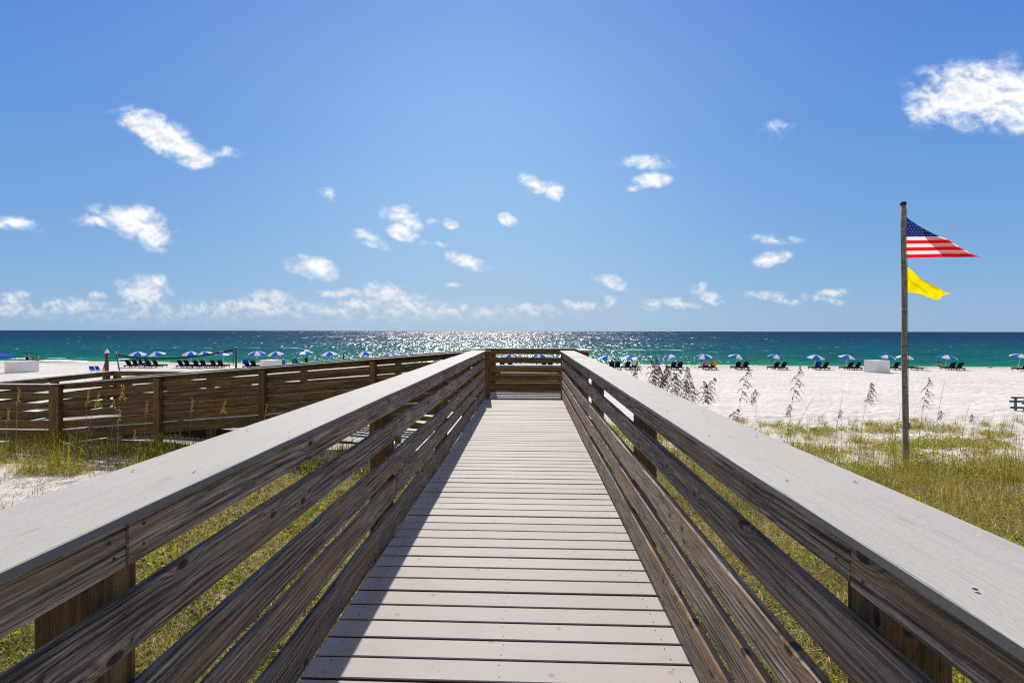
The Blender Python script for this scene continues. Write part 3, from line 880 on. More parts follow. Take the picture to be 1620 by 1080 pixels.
UMB = [  # photo x, top y, distance, tilt (deg left/right, toward), variant, label
 (219, 556.7, 62.5, (4, 10), 0, 'blue and white umbrella farthest left, seen above the left end of the net'),
 (250.5, 557, 62.5, (-5, 10), 1, 'blue and white umbrella second from the left, above the net and a pair of loungers'),
 (302, 556.3, 62.5, (5, 10), 0, 'blue and white umbrella third from the left, above the middle of the net'),
 (326, 556.5, 62.0, (-6, 9), 1, 'blue and white umbrella fourth from the left, overlapping its neighbour above the net'),
 (353, 556.0, 63.0, (-3, -12), 1, 'blue and white umbrella behind the right end of the sagging net'),
 (407, 556.0, 62.0, (2, 10), 2, 'blue and white umbrella just right of the brown net post'),
 (440, 556.2, 62.5, (-5, 8), 3, 'blue and white umbrella behind the low pale box on the left beach'),
 (483.5, 553.4, 62.5, (-5, -14), 2, 'taller blue and white umbrella tilted back over a standing person'),
 (523.5, 556.0, 62.5, (-4, 8), 3, 'blue and white umbrella just left of the folded dark blue umbrella'),
 (579, 555.6, 62.5, (-6, 8), 0, 'blue and white umbrella just right of the folded dark blue umbrella'),
 (617, 558.5, 62.5, (3, 8), 1, 'blue and white umbrella peeking over the long brown ramp railing'),
 (806, 559.5, 62.5, (4, 9), 2, 'left blue and white umbrella seen through the railing at the walkway end'),
 (856, 559.3, 62.5, (-5, 9), 3, 'right blue and white umbrella seen through the railing at the walkway end'),
 (960, 561.6, 62.5, (3, 9), 1, 'blue and white umbrella first from the right corner of the walkway end'),
 (997, 561.2, 61.5, (8, -14), 2, 'blue and white umbrella second from the walkway end, tilted toward the sun'),
 (1066, 560.0, 61.0, (-10, -12), 0, 'blue and white umbrella behind the dense sea oats, tilted to the left'),
 (1114, 559.4, 62.5, (-5, 10), 3, 'blue and white umbrella beside the chair with an orange towel'),
 (1163, 559.5, 62.5, (6, 10), 0, 'blue and white umbrella above the person leaning back'),
 (1224, 560.0, 62.5, (7, 10), 3, 'third blue and white umbrella to the left of the pale box'),
 (1288, 560.0, 62.5, (0, 11), 1, 'second blue and white umbrella to the left of the pale box'),
 (1337, 560.0, 62.5, (6, 11), 0, 'blue and white umbrella nearest on the left of the pale box'),
 (1398, 560.0, 62.5, (7, 10), 2, 'blue and white umbrella directly behind the pale box'),
 (1431, 560.0, 62.5, (0, 9), 0, 'blue and white umbrella crossed by the tall flagpole'),
 (1494, 560.0, 62.5, (5, 10), 2, 'blue and white umbrella first to the right of the flagpole'),
 (1610, 558.0, 61.0, (5, 10), 3, 'blue and white umbrella cut by the right edge of the view'),
]
UXY = []
for (px, ty, D, (tl, tt), var, lb) in UMB:
    if var not in umb_protos:
        umb_protos[var] = make_umbrella(var); o = umb_protos[var]
    else:
        o = copy_tree(umb_protos[var])
    x = PX(px, D); g = gz1(x, D)
    top = E - (ty - HZ) * D / F
    h = 2.0
    sc_ = random.uniform(.96, 1.03)
    o.location = (x, D, top - h * sc_)
    o.scale = (sc_, sc_, sc_)
    o.rotation_euler = (R(tt * .8), R(tl), random.uniform(0, .25))
    tag(o, lb, 'umbrella', GU)
    UXY.append((x, D))
# folded dark blue umbrella
def folded(px, D, h, mat, label, lean=0.0, wide=.10):
    x = PX(px, D); g = gz1(x, D)
    root = empty('folded_umbrella', (x, D, g), .3, label, 'umbrella', 'folded umbrellas on the sand')
    root.rotation_euler = (0, R(lean), .3)
    a = MB()
    pts = [(0, 0, h * f) for f in (.32, .36, .5, .7, .88, .97, 1.0)]
    a.tube(pts, [wide * q for q in (.9, 1.15, 1.0, .8, .55, .25, .06)], 10)
    a.build('folded_canopy', mat, root)
    b_ = MB(); b_.tube([(0, 0, -.3), (0, 0, h * 1.03)], .018, 6); b_.build('pole', M['metal'], root)
    c_ = MB(); c_.tube([(0, 0, h * .60), (0, 0, h * .63)], wide * 1.0, 10); c_.build('strap', M['c_black'], root)
    return root
folded(543.7, 62.0, 1.95, [M['c_navy']], 'folded dark blue umbrella standing upright between two open ones', 1)
folded(849, 60.5, 1.75, [M['c_red']], 'folded red umbrella seen through the railing at the walkway end', 0, .08)

# ------------------------------------------------------------------ loungers
def make_lounger():
    root = empty('beach_lounger', (0, 0, 0))
    f = MB()
    f.box((-.31, .12, .21), (.05, 1.95, .15), bev=.008); f.box((.31, .12, .21), (.05, 1.95, .15), bev=.008)
    for y in (-.82, -.3, .2, .62, 1.05): f.box((0, y, .26), (.58, .05, .04))
    f.build('frame', M['dwood'], root)
    for sx in (-.30, .30):
        for y in (-.7, .95):
            l = MB(); l.box((sx, y, .03), (.055, .06, .42), bev=.006); l.build('leg', M['dwood'], root)
    s = MB()
    n = 10
    for k in range(n):
        y0 = -.28 + k * .135
        s.box((0, y0 + .06, .315 + .012 * math.sin(k * 1.2)), (.56, .13, .045), bev=.012)
    s.build('seat', M['c_navy'], root)
    b_ = MB()
    an = R(58)
    Mx = Matrix.Rotation(an, 3, 'X')
    c0 = Vector((0, -.32, .30))
    for k in range(6):
        d_ = .06 + k * .125
        b_.box(c0 + Vector((0, -d_ * math.cos(an), d_ * math.sin(an))), (.56, .122, .045), M=Matrix.Rotation(-an, 3, 'X'), bev=.012)
    for sx in (-.29, .29):
        b_.tube([c0 + Vector((sx, 0, 0)), c0 + Vector((sx, -.80 * math.cos(an), .80 * math.sin(an)))], .022, 6, 1)
    b_.tube([c0 + Vector((-.29, -.80 * math.cos(an), .80 * math.sin(an))), c0 + Vector((.29, -.80 * math.cos(an), .80 * math.sin(an)))], .022, 6, 1)
    b_.build('backrest', [M['c_navy'], M['dwood']], root)
    return root
lng = None
LG = 'dark beach loungers facing the water'
LOUNGE = [
 (208, 61.0, 'left lounger under the farthest left umbrella'), (219, 61.0, 'right lounger under the farthest left umbrella'),
 (240, 60.5, 'left lounger under the second umbrella from the left'), (251, 60.5, 'right lounger under the second umbrella from the left'),
 (226, 66.0, 'lounger behind, between the first and second umbrellas from the left'),
 (290, 60.5, 'left lounger under the third umbrella from the left'), (300, 60.5, 'right lounger under the third umbrella from the left'),
 (314.5, 60.0, 'left lounger under the fourth umbrella from the left'), (325, 60.0, 'right lounger under the fourth umbrella from the left'),
 (341.5, 60.5, 'left lounger behind the right end of the net'), (352.5, 60.5, 'right lounger behind the right end of the net'),
 (394, 60.0, 'lounger draped in a blue towel, right of the brown net post'), (404.5, 60.0, 'dark lounger between the blue towel and the pale box'),
 (471, 61.5, 'teal topped lounger to the left of the standing person'),
 (795, 61.0, 'far left lounger seen through the end railing'), (808, 61.0, 'second lounger seen through the end railing'),
 (860, 61.0, 'third lounger seen through the end railing'), (870, 61.0, 'far right lounger seen through the end railing'),
 (967, 59.8, 'left lounger nearest the walkway end on the right beach'), (976, 59.8, 'right lounger nearest the walkway end on the right beach'),
 (991, 59.5, 'lounger with a seated person under the tilted second umbrella'), (1003, 59.5, 'lounger with a pale towel under the tilted second umbrella'),
 (1063, 59.5, 'lounger with its back raised behind the dense sea oats'), (1074, 59.5, 'lounger with a person in navy behind the dense sea oats'),
 (1114, 60.0, 'lounger beside the orange towel, with a reddish towel'), (1125.5, 60.0, 'lounger draped with an orange towel'),
 (1165, 60.3, 'empty lounger beside the person who leans back'), (1177, 60.3, 'lounger on which one person leans back'),
 (1225, 60.3, 'left lounger under the third umbrella left of the pale box'), (1236, 60.3, 'right lounger under the third umbrella left of the pale box'),
 (1290, 60.3, 'left lounger under the second umbrella left of the pale box'), (1302, 60.3, 'right lounger under the second umbrella left of the pale box'),
 (1341, 60.3, 'left lounger right beside the left face of the pale box'), (1353, 60.3, 'right lounger right beside the left face of the pale box'),
 (1413.5, 60.3, 'lounger between the pale box and the flagpole'), (1448, 60.3, 'lounger with its back folded flat, right of the flagpole'),
 (1502, 60.3, 'left lounger of the pair right of the flagpole'), (1514, 60.3, 'right lounger of the pair right of the flagpole'),
 (1617, 59.0, 'lounger cut by the right edge of the view'),
]
LP = {}
for (px, D, lb) in LOUNGE:
    if lng is None:
        lng = make_lounger(); o = lng
    else:
        o = copy_tree(lng)
    x = PX(px, D)
    o.location = (x, D, gz1(x, D) + .06)
    o.rotation_euler = (0, 0, random.uniform(-.12, .12))
    tag(o, lb, 'lounger', LG)
    LP[px] = o
for ch in LP[1448].children:
    if ch.name.startswith('backrest'):
        ch.rotation_euler = (R(56), 0, 0); ch.location = (0, -.41, .41)
def towel(px, mat, label, w=.54, top=.78, front=True):
    """towel hung over the raised back of a lounger"""
    l = LP[px]
    m = MB()
    an = R(58)
    c0 = Vector((0, -.32, .30))
    pts = []
    for k in range(7):
        d_ = .86 - k * .10
        pts.append(c0 + Vector((0, -d_ * math.cos(an) + .03 + .01, d_ * math.sin(an) + .03)))
    back = [c0 + Vector((0, -.86 * math.cos(an) - .035, .86 * math.sin(an) - k * .09)) for k in range(1, 7)]
    line = back[::-1] + pts
    vs = []
    for i, p in enumerate(line):
        for q in range(7):
            vs.append((p.x + (q / 6 - .5) * w, p.y + .012 * math.sin(q * 2.1 + i), p.z + .01 * math.sin(q * 1.7)))
    fs = [(i * 7 + q, i * 7 + q + 1, (i + 1) * 7 + q + 1, (i + 1) * 7 + q) for i in range(len(line) - 1) for q in range(6)]
    m.add(vs, fs, 0, True)
    me = m.mesh('towel', M[mat])
    o = link('beach_towel', me, None, l.location, l.rotation_euler)
    sol = o.modifiers.new('thick', 'SOLIDIFY'); sol.thickness = .012
    tag(o, label, 'towel', 'towels over lounger backs')
towel(394, 'c_bluebright', 'bright blue towel over the lounger right of the brown net post')
towel(471, 'c_teal', 'teal towel over the lounger left of the standing person')
towel(1125.5, 'c_orange', 'orange towel over the back of a lounger')
towel(1114, 'c_pink', 'dull pink towel over the lounger beside the orange one')
towel(1003, 'c_white', 'cream towel over the lounger beside the seated person')
towel(1290, 'c_bluebright', 'dark blue towel on the second lounger pair left of the pale box')
# upright folding chairs
def folding_chair(px, D, mat, rz, label, base=0.0, s=1.0):
    x = PX(px, D)
    root = empty('folding_chair', (x, D, gz1(x, D) + base), rz, label, 'beach chair', 'cloth folding chairs')
    root.scale = (s, s, s)
    f = MB()
    for sx in (-.27, .27):
        f.tube([(sx, -.25, 0), (sx, .27, .40)], .014, 6); f.tube([(sx, .27, 0), (sx, -.22, .42), (sx, -.42, .95)], .014, 6)
        f.tube([(sx, -.3, .58), (sx, .22, .56)], .02, 6)
    f.tube([(-.27, -.42, .95), (.27, -.42, .95)], .014, 6); f.tube([(-.27, .27, .40), (.27, .27, .40)], .014, 6)
    f.build('frame', M['metal'], root)
    for nm, a, b_, sag in (('seat', (-.24, .40), (.27, .40), .04), ('back', (-.26, .46), (-.42, .95), -.03)):
        m = MB(); vs = []
        for i in range(5):
            f_ = i / 4
            for q in range(5):
                y = a[0] + (b_[0] - a[0]) * f_; z = a[1] + (b_[1] - a[1]) * f_
                sg = math.sin(math.pi * q / 4) * sag
                vs.append(((q / 4 - .5) * .52, y - (sg if nm == 'back' else 0), z - (sg if nm == 'seat' else 0)))
        m.add(vs, [(i * 5 + q, i * 5 + q + 1, (i + 1) * 5 + q + 1, (i + 1) * 5 + q) for i in range(4) for q in range(4)], 0, True)
        o = m.build(nm, M[mat], root)
    return root
folding_chair(148.5, 49, 'c_bluebright', .15, 'left one of two bright blue cloth chairs near the white capped piling', s=.86)
folding_chair(158.0, 49.5, 'c_bluebright', -.1, 'right one of two bright blue cloth chairs near the white capped piling', s=.84)
folding_chair(234, 66, 'c_bluebright', 0, 'blue cloth chair by the water behind the two leftmost umbrellas', .15)
folding_chair(1040, 64, 'c_lblue', 0, 'light blue cloth chair beside the dense sea oats', .2)
folding_chair(1097, 64.5, 'c_green', -.9, 'green cloth chair near the water left of the orange towel', .05)
folding_chair(449, 60, 'c_bluebright', .2, 'blue cloth chair just right of the low pale box')
# bright folded beach umbrella leaning by the piling
xg = PX(164.5, 48); gg = gz1(xg, 48)
root = empty('folded_umbrella', (xg, 48, gg), 0, 'yellow and blue folded umbrella stuck in the sand beside the white capped piling', 'umbrella', 'folded umbrellas on the sand')
root.rotation_euler = (0, R(6), 0)
a = MB(); a.tube([(0, 0, .1), (0, 0, .2), (0, 0, .65)], [.12, .17, .14], 10, 0); a.tube([(0, 0, .65), (0, 0, .95)], [.14, .09], 10, 1); a.tube([(0, 0, .95), (0, 0, 1.2), (0, 0, 1.3)], [.09, .05, .01], 10, 2)
a.build('folded_canopy', [M['c_yellow'], M['c_blue'], M['c_red']], root)
b_ = MB(); b_.tube([(0, 0, -.3), (0, 0, 1.36)], .015, 6); b_.build('pole', M['metal'], root)

# ------------------------------------------------------------------ pale storage boxes
def storage_box(pc, dl, pl_, dr, pr, D, base_y, top_y, label):
    """near corner on bearing pc at distance D; the other two seen corners dl and dr further away"""
    Cc = Vector((PX(pc, D), D, 0)); Lc = Vector((PX(pl_, D + dl), D + dl, 0)); Rc = Vector((PX(pr, D + dr), D + dr, 0))
    h = (base_y - top_y) / F * D
    root = empty('storage_box', (Cc.x, D, E - (base_y - HZ) / F * D), 0, label, 'storage box', 'pale storage boxes on the sand')
    ra, rb = Lc - Cc, Rc - Cc
    def prism(o_, z0, z1):
        ua, ub = ra.normalized(), rb.normalized()
        q = [-(ua + ub) * o_, ra + (ua - ub) * o_, ra + rb + (ua + ub) * o_, rb + (ub - ua) * o_]
        m_ = MB()
        m_.add([p + Vector((0, 0, z0)) for p in q] + [p + Vector((0, 0, z1)) for p in q],
               [(0, 1, 2, 3), (4, 5, 6, 7), (0, 1, 5, 4), (1, 2, 6, 5), (2, 3, 7, 6), (3, 0, 4, 7)])
        return m_
    prism(0, -.3, h - .045).build('body', M['whitepaint'], root)
    prism(.018, h - .045, h).build('lid', M['whitepaint'], root)
    return root
storage_box(1387, 1.5, 1367, .38, 1408, 54.5, 587.5, 569.5, 'pale square storage box on the right beach left of the flagpole')
storage_box(24.7, .3, 7, 2.07, 62, 50, 593.5, 573.5, 'large pale storage box on the sand at the far left')
storage_box(430, .4, 411, 1.67, 446, 57, 588, 570.5, 'low sunlit pale box on the left beach behind the brown ramp railing')

# ------------------------------------------------------------------ tent, pilings, net
xt = PX(-20, 58); gt = gz1(xt, 58)
tz = E - (566 - HZ) * 58 / F
root = empty('canopy_tent', (xt, 58, gt), 0, 'blue pop up canopy tent cut by the left edge of the view', 'canopy tent')
m = MB()
e = 1.72
zr = tz - gt
vs = [(-e, -e, zr), (e, -e, zr), (e, e, zr), (-e, e, zr), (0, 0, zr + .95)]
vs2 = []
m.add(vs, [(0, 1, 4), (1, 2, 4), (2, 3, 4), (3, 0, 4)], 0)
m.add([(-e, -e, zr), (e, -e, zr), (e, e, zr), (-e, e, zr), (-e, -e, zr - .22), (e, -e, zr - .22), (e, e, zr - .22), (-e, e, zr - .22)],
      [(0, 1, 5, 4), (1, 2, 6, 5), (2, 3, 7, 6), (3, 0, 4, 7)], 0)
m.build('canopy', M['tentblue'], root)
for sx in (-e, e):
    for sy in (-e, e):
        l = MB(); l.tube([(sx * .985, sy * .985, -.1), (sx * .985, sy * .985, zr)], .022, 6); l.build('leg', M['metal'], root)
def piling(px, D, top_y, rad, label, cap=None, lean=0.0):
    x = PX(px, D); g = gz1(x, D); top = E - (top_y - HZ) * D / F
    root = empty('wooden_piling', (x, D, g), 0, label, 'post', 'net and rope posts')
    root.rotation_euler = (0, R(lean), 0)
    h = top - g
    a = MB(); a.tube([(0, 0, -.3), (0, 0, h * .5), (0, 0, h)], [rad * 1.05, rad, rad * .96], 14); a.build('shaft', M['piling'], root)
    c = MB()
    if cap == 'cone':
        c.tube([(0, 0, h), (0, 0, h + .03), (0, 0, h + .14), (0, 0, h + .22)], [rad * 1.2, rad * 1.22, rad * .75, .01], 14)
    else:
        c.tube([(0, 0, h), (0, 0, h + .03)], [rad * 1.02, rad * .8], 14)
    c.build('post_cap', M['postcap'] if cap else M['metal'], root)
    return root
piling(169.3, 26.5, 559.5, .088, 'thick brown piling with a white pointed cap on the left beach', 'cone')
piling(373.5, 30.0, 550.2, .062, 'brown net post standing right of the sagging net', 'flat')
# leaning net post and the net
ND = 31.0
x0, x1 = PX(185.5, ND), PX(369, ND)
z0_, z1_ = E - (562.5 - HZ) * ND / F, E - (554.5 - HZ) * ND / F
gl_ = gz1(x0, ND)
root = empty('net_post', (x0 + .45, ND, gl_ - .1), 0, 'dark leaning net post at the left end of the sagging net', 'post', 'net and rope posts')
a = MB(); a.tube([(0, 0, 0), (-.53, 0, E - (558.5 - HZ) * ND / F - gl_ + .1)], .035, 8); a.build('shaft', M['dwood'], root)
a = MB(); a.tube([(-.515, 0, E - (560.5 - HZ) * ND / F - gl_ + .1), (-.56, 0, E - (557.5 - HZ) * ND / F - gl_ + .1)], .05, 8); a.build('hook', M['metal'], root)
root = empty('volleyball_net', (x0, ND, z0_), 0, 'sagging dark beach net stretched between the leaning post and the brown post', 'net')
def netz(f, sag=.42):
    return (z1_ - z0_) * f - sag * 4 * f * (1 - f) * (1 - .25 * f)
m = MB(); n = 30; Lx = x1 - x0
vs = []
for i in range(n + 1):
    f = i / n
    vs += [(Lx * f, 0, netz(f) + .055), (Lx * f, .006, netz(f) - .05)]
m.add(vs, [(2 * i, 2 * i + 1, 2 * i + 3, 2 * i + 2) for i in range(n)])
o = m.build('top_tape', M['rope'], root); so = o.modifiers.new('thick', 'SOLIDIFY'); so.thickness = .012
m = MB()
for i in range(n * 2 + 1):
    f = i / n / 2
    m.tube([(Lx * f, 0, netz(f) - .03), (Lx * f, .01, netz(f) - .86)], .0011, 3, cap=False)
for r in range(1, 8):
    m.tube([(Lx * i / n, .005, netz(i / n) - .03 - .83 * r / 7) for i in range(n + 1)], .0011, 3, cap=False)
m.build('net_mesh', M['rope'], root)
m = MB(); m.tube([(Lx * i / n, .01, netz(i / n) - .86) for i in range(n + 1)], .006, 4); m.build('bottom_cord', M['rope'], root)
m = MB(); m.tube([(Lx, 0, netz(1) + .12), (Lx, 0, netz(1) - 1.02)], .022, 6); m.build('end_pole', M['dwood'], root)

# stacked loungers at the right edge
D = 22.0
xs_ = PX(1603, D) + .52
gz_ = gz1(xs_ + .5, D)
root = empty('lounger_stack', (xs_, D, gz_), -.10, 'low stack of weathered wooden frames with blue grey ends at the right edge', 'stacked loungers')
for k, (z, mt, dx) in enumerate(((.13, 'bluegrey', 0), (.42, 'bluegrey', -.05), (.60, 'oldwood', .03))):
    m = MB(); m.box((.9 + dx, 0, z), (1.9, .05, .09), bev=.006); m.box((.9 + dx, .62, z), (1.9, .05, .09), bev=.006)
    for q in range(6): m.box((.15 + dx + q * .32, .31, z + .03), (.12, .57, .025))
    m.build('lounger_frame', M[mt], root)
for (xx, yy) in ((.14, .03), (.14, .6), (1.6, .03), (1.6, .6)):
    m = MB(); m.box((xx, yy, .27), (.09, .07, .62), bev=.006); m.build('leg', M['oldwood'], root)
m = MB(); m.box((.75, -.02, .28), (.95, .04, .07), M=Matrix.Rotation(.2, 3, 'Y')); m.build('brace', M['oldwood'], root)

# ------------------------------------------------------------------ people
def person(loc, rz, pose, label, skin='skin', suit='c_black', hair='hair', s=1.0, suit_kind='trunks'):
    """one continuous skinned figure; clothes and hair are children"""
    root = empty('person', loc, rz, label, 'person')
    root.scale = (s, s, s)
    J = {}
    if pose == 'stand':
        J = dict(pel=(0, 0, .96), sp=(0, -.01, 1.16), ch=(0, 0, 1.34), nk=(0, 0, 1.48), hd=(0, .015, 1.58), ht=(0, .01, 1.70))
        A = [[(-.17, 0, 1.42), (-.30, .02, 1.18), (-.20, .14, .98), (-.15, .19, .93)], [(.17, 0, 1.42), (.30, .0, 1.20), (.24, .10, 1.02), (.20, .17, .98)]]
        Lg = [[(-.10, 0, .90), (-.12, .02, .50), (-.12, -.01, .09), (-.14, .13, .03)], [(.10, 0, .90), (.13, .06, .51), (.15, .02, .09), (.17, .16, .03)]]
    elif pose == 'akimbo':
        J = dict(pel=(0, 0, .96), sp=(0, -.01, 1.16), ch=(0, 0, 1.34), nk=(0, 0, 1.48), hd=(.01, .02, 1.58), ht=(.01, .02, 1.70))
        A = [[(-.17, 0, 1.42), (-.36, -.02, 1.34), (-.24, .10, 1.56), (-.15, .10, 1.60)], [(.17, 0, 1.42), (.38, -.04, 1.22), (.20, .02, 1.04), (.14, .04, 1.00)]]
        Lg = [[(-.10, 0, .90), (-.14, .02, .50), (-.15, -.01, .09), (-.17, .12, .03)], [(.10, 0, .90), (.12, .03, .51), (.13, .0, .09), (.15, .13, .03)]]
    else:   # reclining on a lounger, facing +y, hips at the origin height .36
        J = dict(pel=(0, -.18, .45), sp=(0, -.30, .62), ch=(0, -.39, .78), nk=(0, -.46, .92), hd=(0, -.47, 1.02), ht=(0, -.50, 1.13))
        A = [[(-.17, -.42, .86), (-.29, -.30, .66), (-.24, -.06, .52), (-.22, .03, .50)], [(.17, -.42, .86), (.29, -.30, .66), (.24, -.06, .52), (.20, .03, .50)]]
        Lg = [[(-.10, -.10, .44), (-.12, .28, .60), (-.12, .66, .42), (-.12, .76, .45)], [(.10, -.10, .44), (.12, .32, .50), (.12, .74, .42), (.12, .84, .46)]]
    V_, Ed, Rd = [], [], []
    def av(p, r, par=None):
        V_.append(p); Rd.append(r)
        if par is not None: Ed.append((par, len(V_) - 1))
        return len(V_) - 1
    ip = av(J['pel'], .135); is_ = av(J['sp'], .115, ip); ic = av(J['ch'], .145, is_); ik = av(J['nk'], .055, ic)
    ih = av(J['hd'], .092, ik); it = av(J['ht'], .078, ih)
    nose = Vector(J['hd']) + Vector((0, .10, 0.0)); av(tuple(nose), .018, ih)
    for ar in A:
        a0 = av(ar[0], .062, ic); a1 = av(ar[1], .043, a0); a2 = av(ar[2], .028, a1); a3 = av(ar[3], .032, a2)
        d_ = (Vector(ar[3]) - Vector(ar[2])).normalized()
        sd_ = d_.cross(Vector((0, .3, 1))).normalized()
        for q in range(4):
            b0 = Vector(ar[3]) + d_ * (.085 - abs(q - 1.4) * .008) + sd_ * (q - 1.5) * .022
            f1 = av(tuple(b0 - d_ * .03), .010, a3); av(tuple(b0 + Vector((0, .0, -.012))), .008, f1)
        th = Vector(ar[2]) * .4 + Vector(ar[3]) * .6
        av(tuple(Vector(ar[3]) + sd_ * -.055 + d_ * .02), .010, a3)
    for lg in Lg:
        l0 = av(lg[0], .088, ip); l1 = av(lg[1], .058, l0); l2 = av(lg[2], .038, l1); av(lg[3], .032, l2)
    me = bpy.data.meshes.new('body')
    me.from_pydata(V_, Ed, [])
    me.materials.append(M[skin])
    bo = link('body', me, root)
    sk = bo.modifiers.new('skin', 'SKIN')
    for i, r in enumerate(Rd):
        me.skin_vertices[0].data[i].radius = (r, r * (.78 if i in (ip, is_, ic) else 1))
    me.skin_vertices[0].data[0].use_root = True
    sb = bo.modifiers.new('sub', 'SUBSURF'); sb.levels = 1; sb.render_levels = 1
    # hair
    h = MB()
    c = Vector(J['hd']) * .45 + Vector(J['ht']) * .55 + Vector((0, -.018, .012))
    vs, fs = [], []
    for i in range(7):
        th = math.pi * .62 * i / 6
        for k in range(12):
            an = 2 * math.pi * k / 12
            ex = 1.18 if math.sin(an) < -.2 and i > 3 else 1
            vs.append(c + Vector((.100 * math.sin(th) * math.cos(an), .108 * math.sin(th) * math.sin(an) * ex - (.02 if i > 3 else 0), .115 * math.cos(th) * (1 if i < 4 else 1.3))))
    fs = [(i * 12 + k, i * 12 + (k + 1) % 12, (i + 1) * 12 + (k + 1) % 12, (i + 1) * 12 + k) for i in range(6) for k in range(12)]
    h.add(vs, fs, 0, True); h.build('hair', M[hair], root)
    # clothes follow the trunk
    def band(pts, name):
        m_ = MB(); vs = []
        for (p, rx, ry) in pts:
            for k in range(14):
                an = 2 * math.pi * k / 14
                vs.append(Vector(p) + Vector((rx * math.cos(an), ry * math.sin(an), 0)))
        n_ = len(pts)
        m_.add(vs, [(i * 14 + k, i * 14 + (k + 1) % 14, (i + 1) * 14 + (k + 1) % 14, (i + 1) * 14 + k) for i in range(n_ - 1) for k in range(14)], 0, True)
        m_.build(name, M[suit], root)
    P_, S_, C_ = Vector(J['pel']), Vector(J['sp']), Vector(J['ch'])
    if suit_kind in ('trunks', 'bikini'):
        band([(P_ + Vector((0, 0, .09)), .15, .12), (P_, .175, .145), (P_ - Vector((0, 0, .10)), .17, .14)], 'swim_bottom')
        if pose != 'recline' and suit_kind == 'trunks':
            for lg in Lg:
                a_, b2 = Vector(lg[0]), Vector(lg[1])
                band([(a_ + Vector((0, 0, .03)), .105, .105), (a_ * .45 + b2 * .55, .088, .088)], 'trouser_leg')
    if suit_kind in ('bikini', 'suit', 'shirt'):
        band([(C_ + Vector((0, 0, .06)), .165, .125), (C_ - Vector((0, 0, .01)), .175, .145), (C_ - Vector((0, 0, .08)), .155, .125)], 'swim_top' if suit_kind == 'bikini' else 'shirt_top')
    if suit_kind in ('suit', 'shirt'):
        band([(C_ - Vector((0, 0, .06)), .16, .13), (S_, .145, .115), (P_, .175, .145), (P_ - Vector((0, 0, .10)), .17, .14)], 'shirt')
    return root
def pl(px, D, head_y, s=1.0, full=1.77):
    x = PX(px, D)
    g = gz1(x, D)
    return (x, D, max(g, E - 5.6) if head_y is None else E - (head_y - HZ) * D / F - full * s)
person(pl(43, 66, 561.5), .2, 'akimbo', 'person in dark swimwear with raised hand standing behind the large pale box', 'skin', 'c_black', 'hair', 1.0, 'suit')
person(pl(52.5, 66.5, 566.3, .72), 0, 'stand', 'small child standing between the two adults behind the large pale box', 'skin2', 'c_teal', 'hair', .72, 'suit')
person(pl(59, 66, 561.8), -.3, 'akimbo', 'person at the right end of the group of three behind the large pale box', 'skin', 'c_black', 'hair', 1.0, 'bikini')
person(pl(484.5, 61, 562.5, .93), .2, 'stand', 'person in dark clothes standing under the taller tilted umbrella', 'skin2', 'c_black', 'hair', .93, 'suit')
def recl(px, label, **kw):
    l = LP[px].location
    return person((l.x, l.y, l.z), LP[px].rotation_euler.z, 'recline', label, **kw)
recl(471, 'person reclining on the teal topped lounger', skin='skin2', suit='c_teal')
recl(967, 'person in white seated nearest the walkway end', suit='c_white', suit_kind='shirt')
recl(976, 'person in a light blue top seated second from the walkway end', suit='c_lblue', suit_kind='shirt', hair='hairb')
recl(991, 'dark haired person in navy seated under the tilted second umbrella', suit='c_navy', suit_kind='shirt')
recl(1074, 'person in navy seated on a lounger behind the dense sea oats', suit='c_navy', suit_kind='shirt', hair='hairb')
recl(1177, 'person leaning back on a lounger, head above the backrest', skin='skin2', suit='c_black', suit_kind='trunks')
recl(1114, 'person lying on the lounger next to the orange towel', suit='c_pink')
person((PX(1485, 78), 78, E - 5.2 - .78), 0, 'stand', 'bather standing waist deep in the water right of the flagpole', 'skin2', 'c_black', 'hair', .80, 'trunks')
person((PX(1484, 66), 66, gz1(PX(1484, 66), 66) - .12), .2, 'recline', 'person sitting on the wet sand right of the flagpole', 'skin', 'c_black', 'hair', .85)
# towel mound on the waterline
m = MB()
vs = []
for i in range(6):
    for k in range(14):
        th = math.pi / 2 * i / 5; an = 2 * math.pi * k / 14
        r_ = math.cos(th) * (1 + .2 * math.sin(an * 3 + i))
        vs.append((.38 * r_ * math.cos(an), .25 * r_ * math.sin(an), .26 * math.sin(th) * (1 + .15 * math.sin(an * 2))))
m.add(vs, [(i * 14 + k, i * 14 + (k + 1) % 14, (i + 1) * 14 + (k + 1) % 14, (i + 1) * 14 + k) for i in range(5) for k in range(14)], 0, True)
xm = PX(1566, 67)
tag(m.build('sand_mound', plain('tan_sand_mound', (.42, .33, .22), .9, .2, 9), None, (xm, 67, gz1(xm, 67) - .02)), 'small tan mound of sand at the waterline near the right edge', 'sand mound')

# ------------------------------------------------------------------ flagpole and flags
FD = 11.0
xb, xtp = PX(1433.2, FD), PX(1428.6, FD)
gb = gz1(xb, FD)
ztop = E - (321.5 - HZ) * FD / F
root = empty('flagpole', (xb, FD, gb), 0, 'tall weathered grey brown flagpole standing in the dune grass on the right', 'flagpole')
H_ = ztop - gb
lean = (xtp - xb)
m = MB()
npt = 14
pts = [(lean * i / npt, .0, -.4 + (H_ + .4) * i / npt) for i in range(npt + 1)]
pts = [(lean * max(0, p[2]) / H_ + .004 * math.sin(p[2] * 2.1), 0, p[2]) for p in pts]
m.tube(pts, [.058 - .008 * i / npt for i in range(npt + 1)], 20)
m.build('shaft', M['pole'], root)
m = MB(); m.tube([(lean, 0, H_ - .03), (lean, 0, H_ + .03), (lean, 0, H_ + .045)], [.060, .062, .048], 20); m.build('top_cap', M['dwood'], root)
m = MB()
hx = lambda z: lean * z / H_
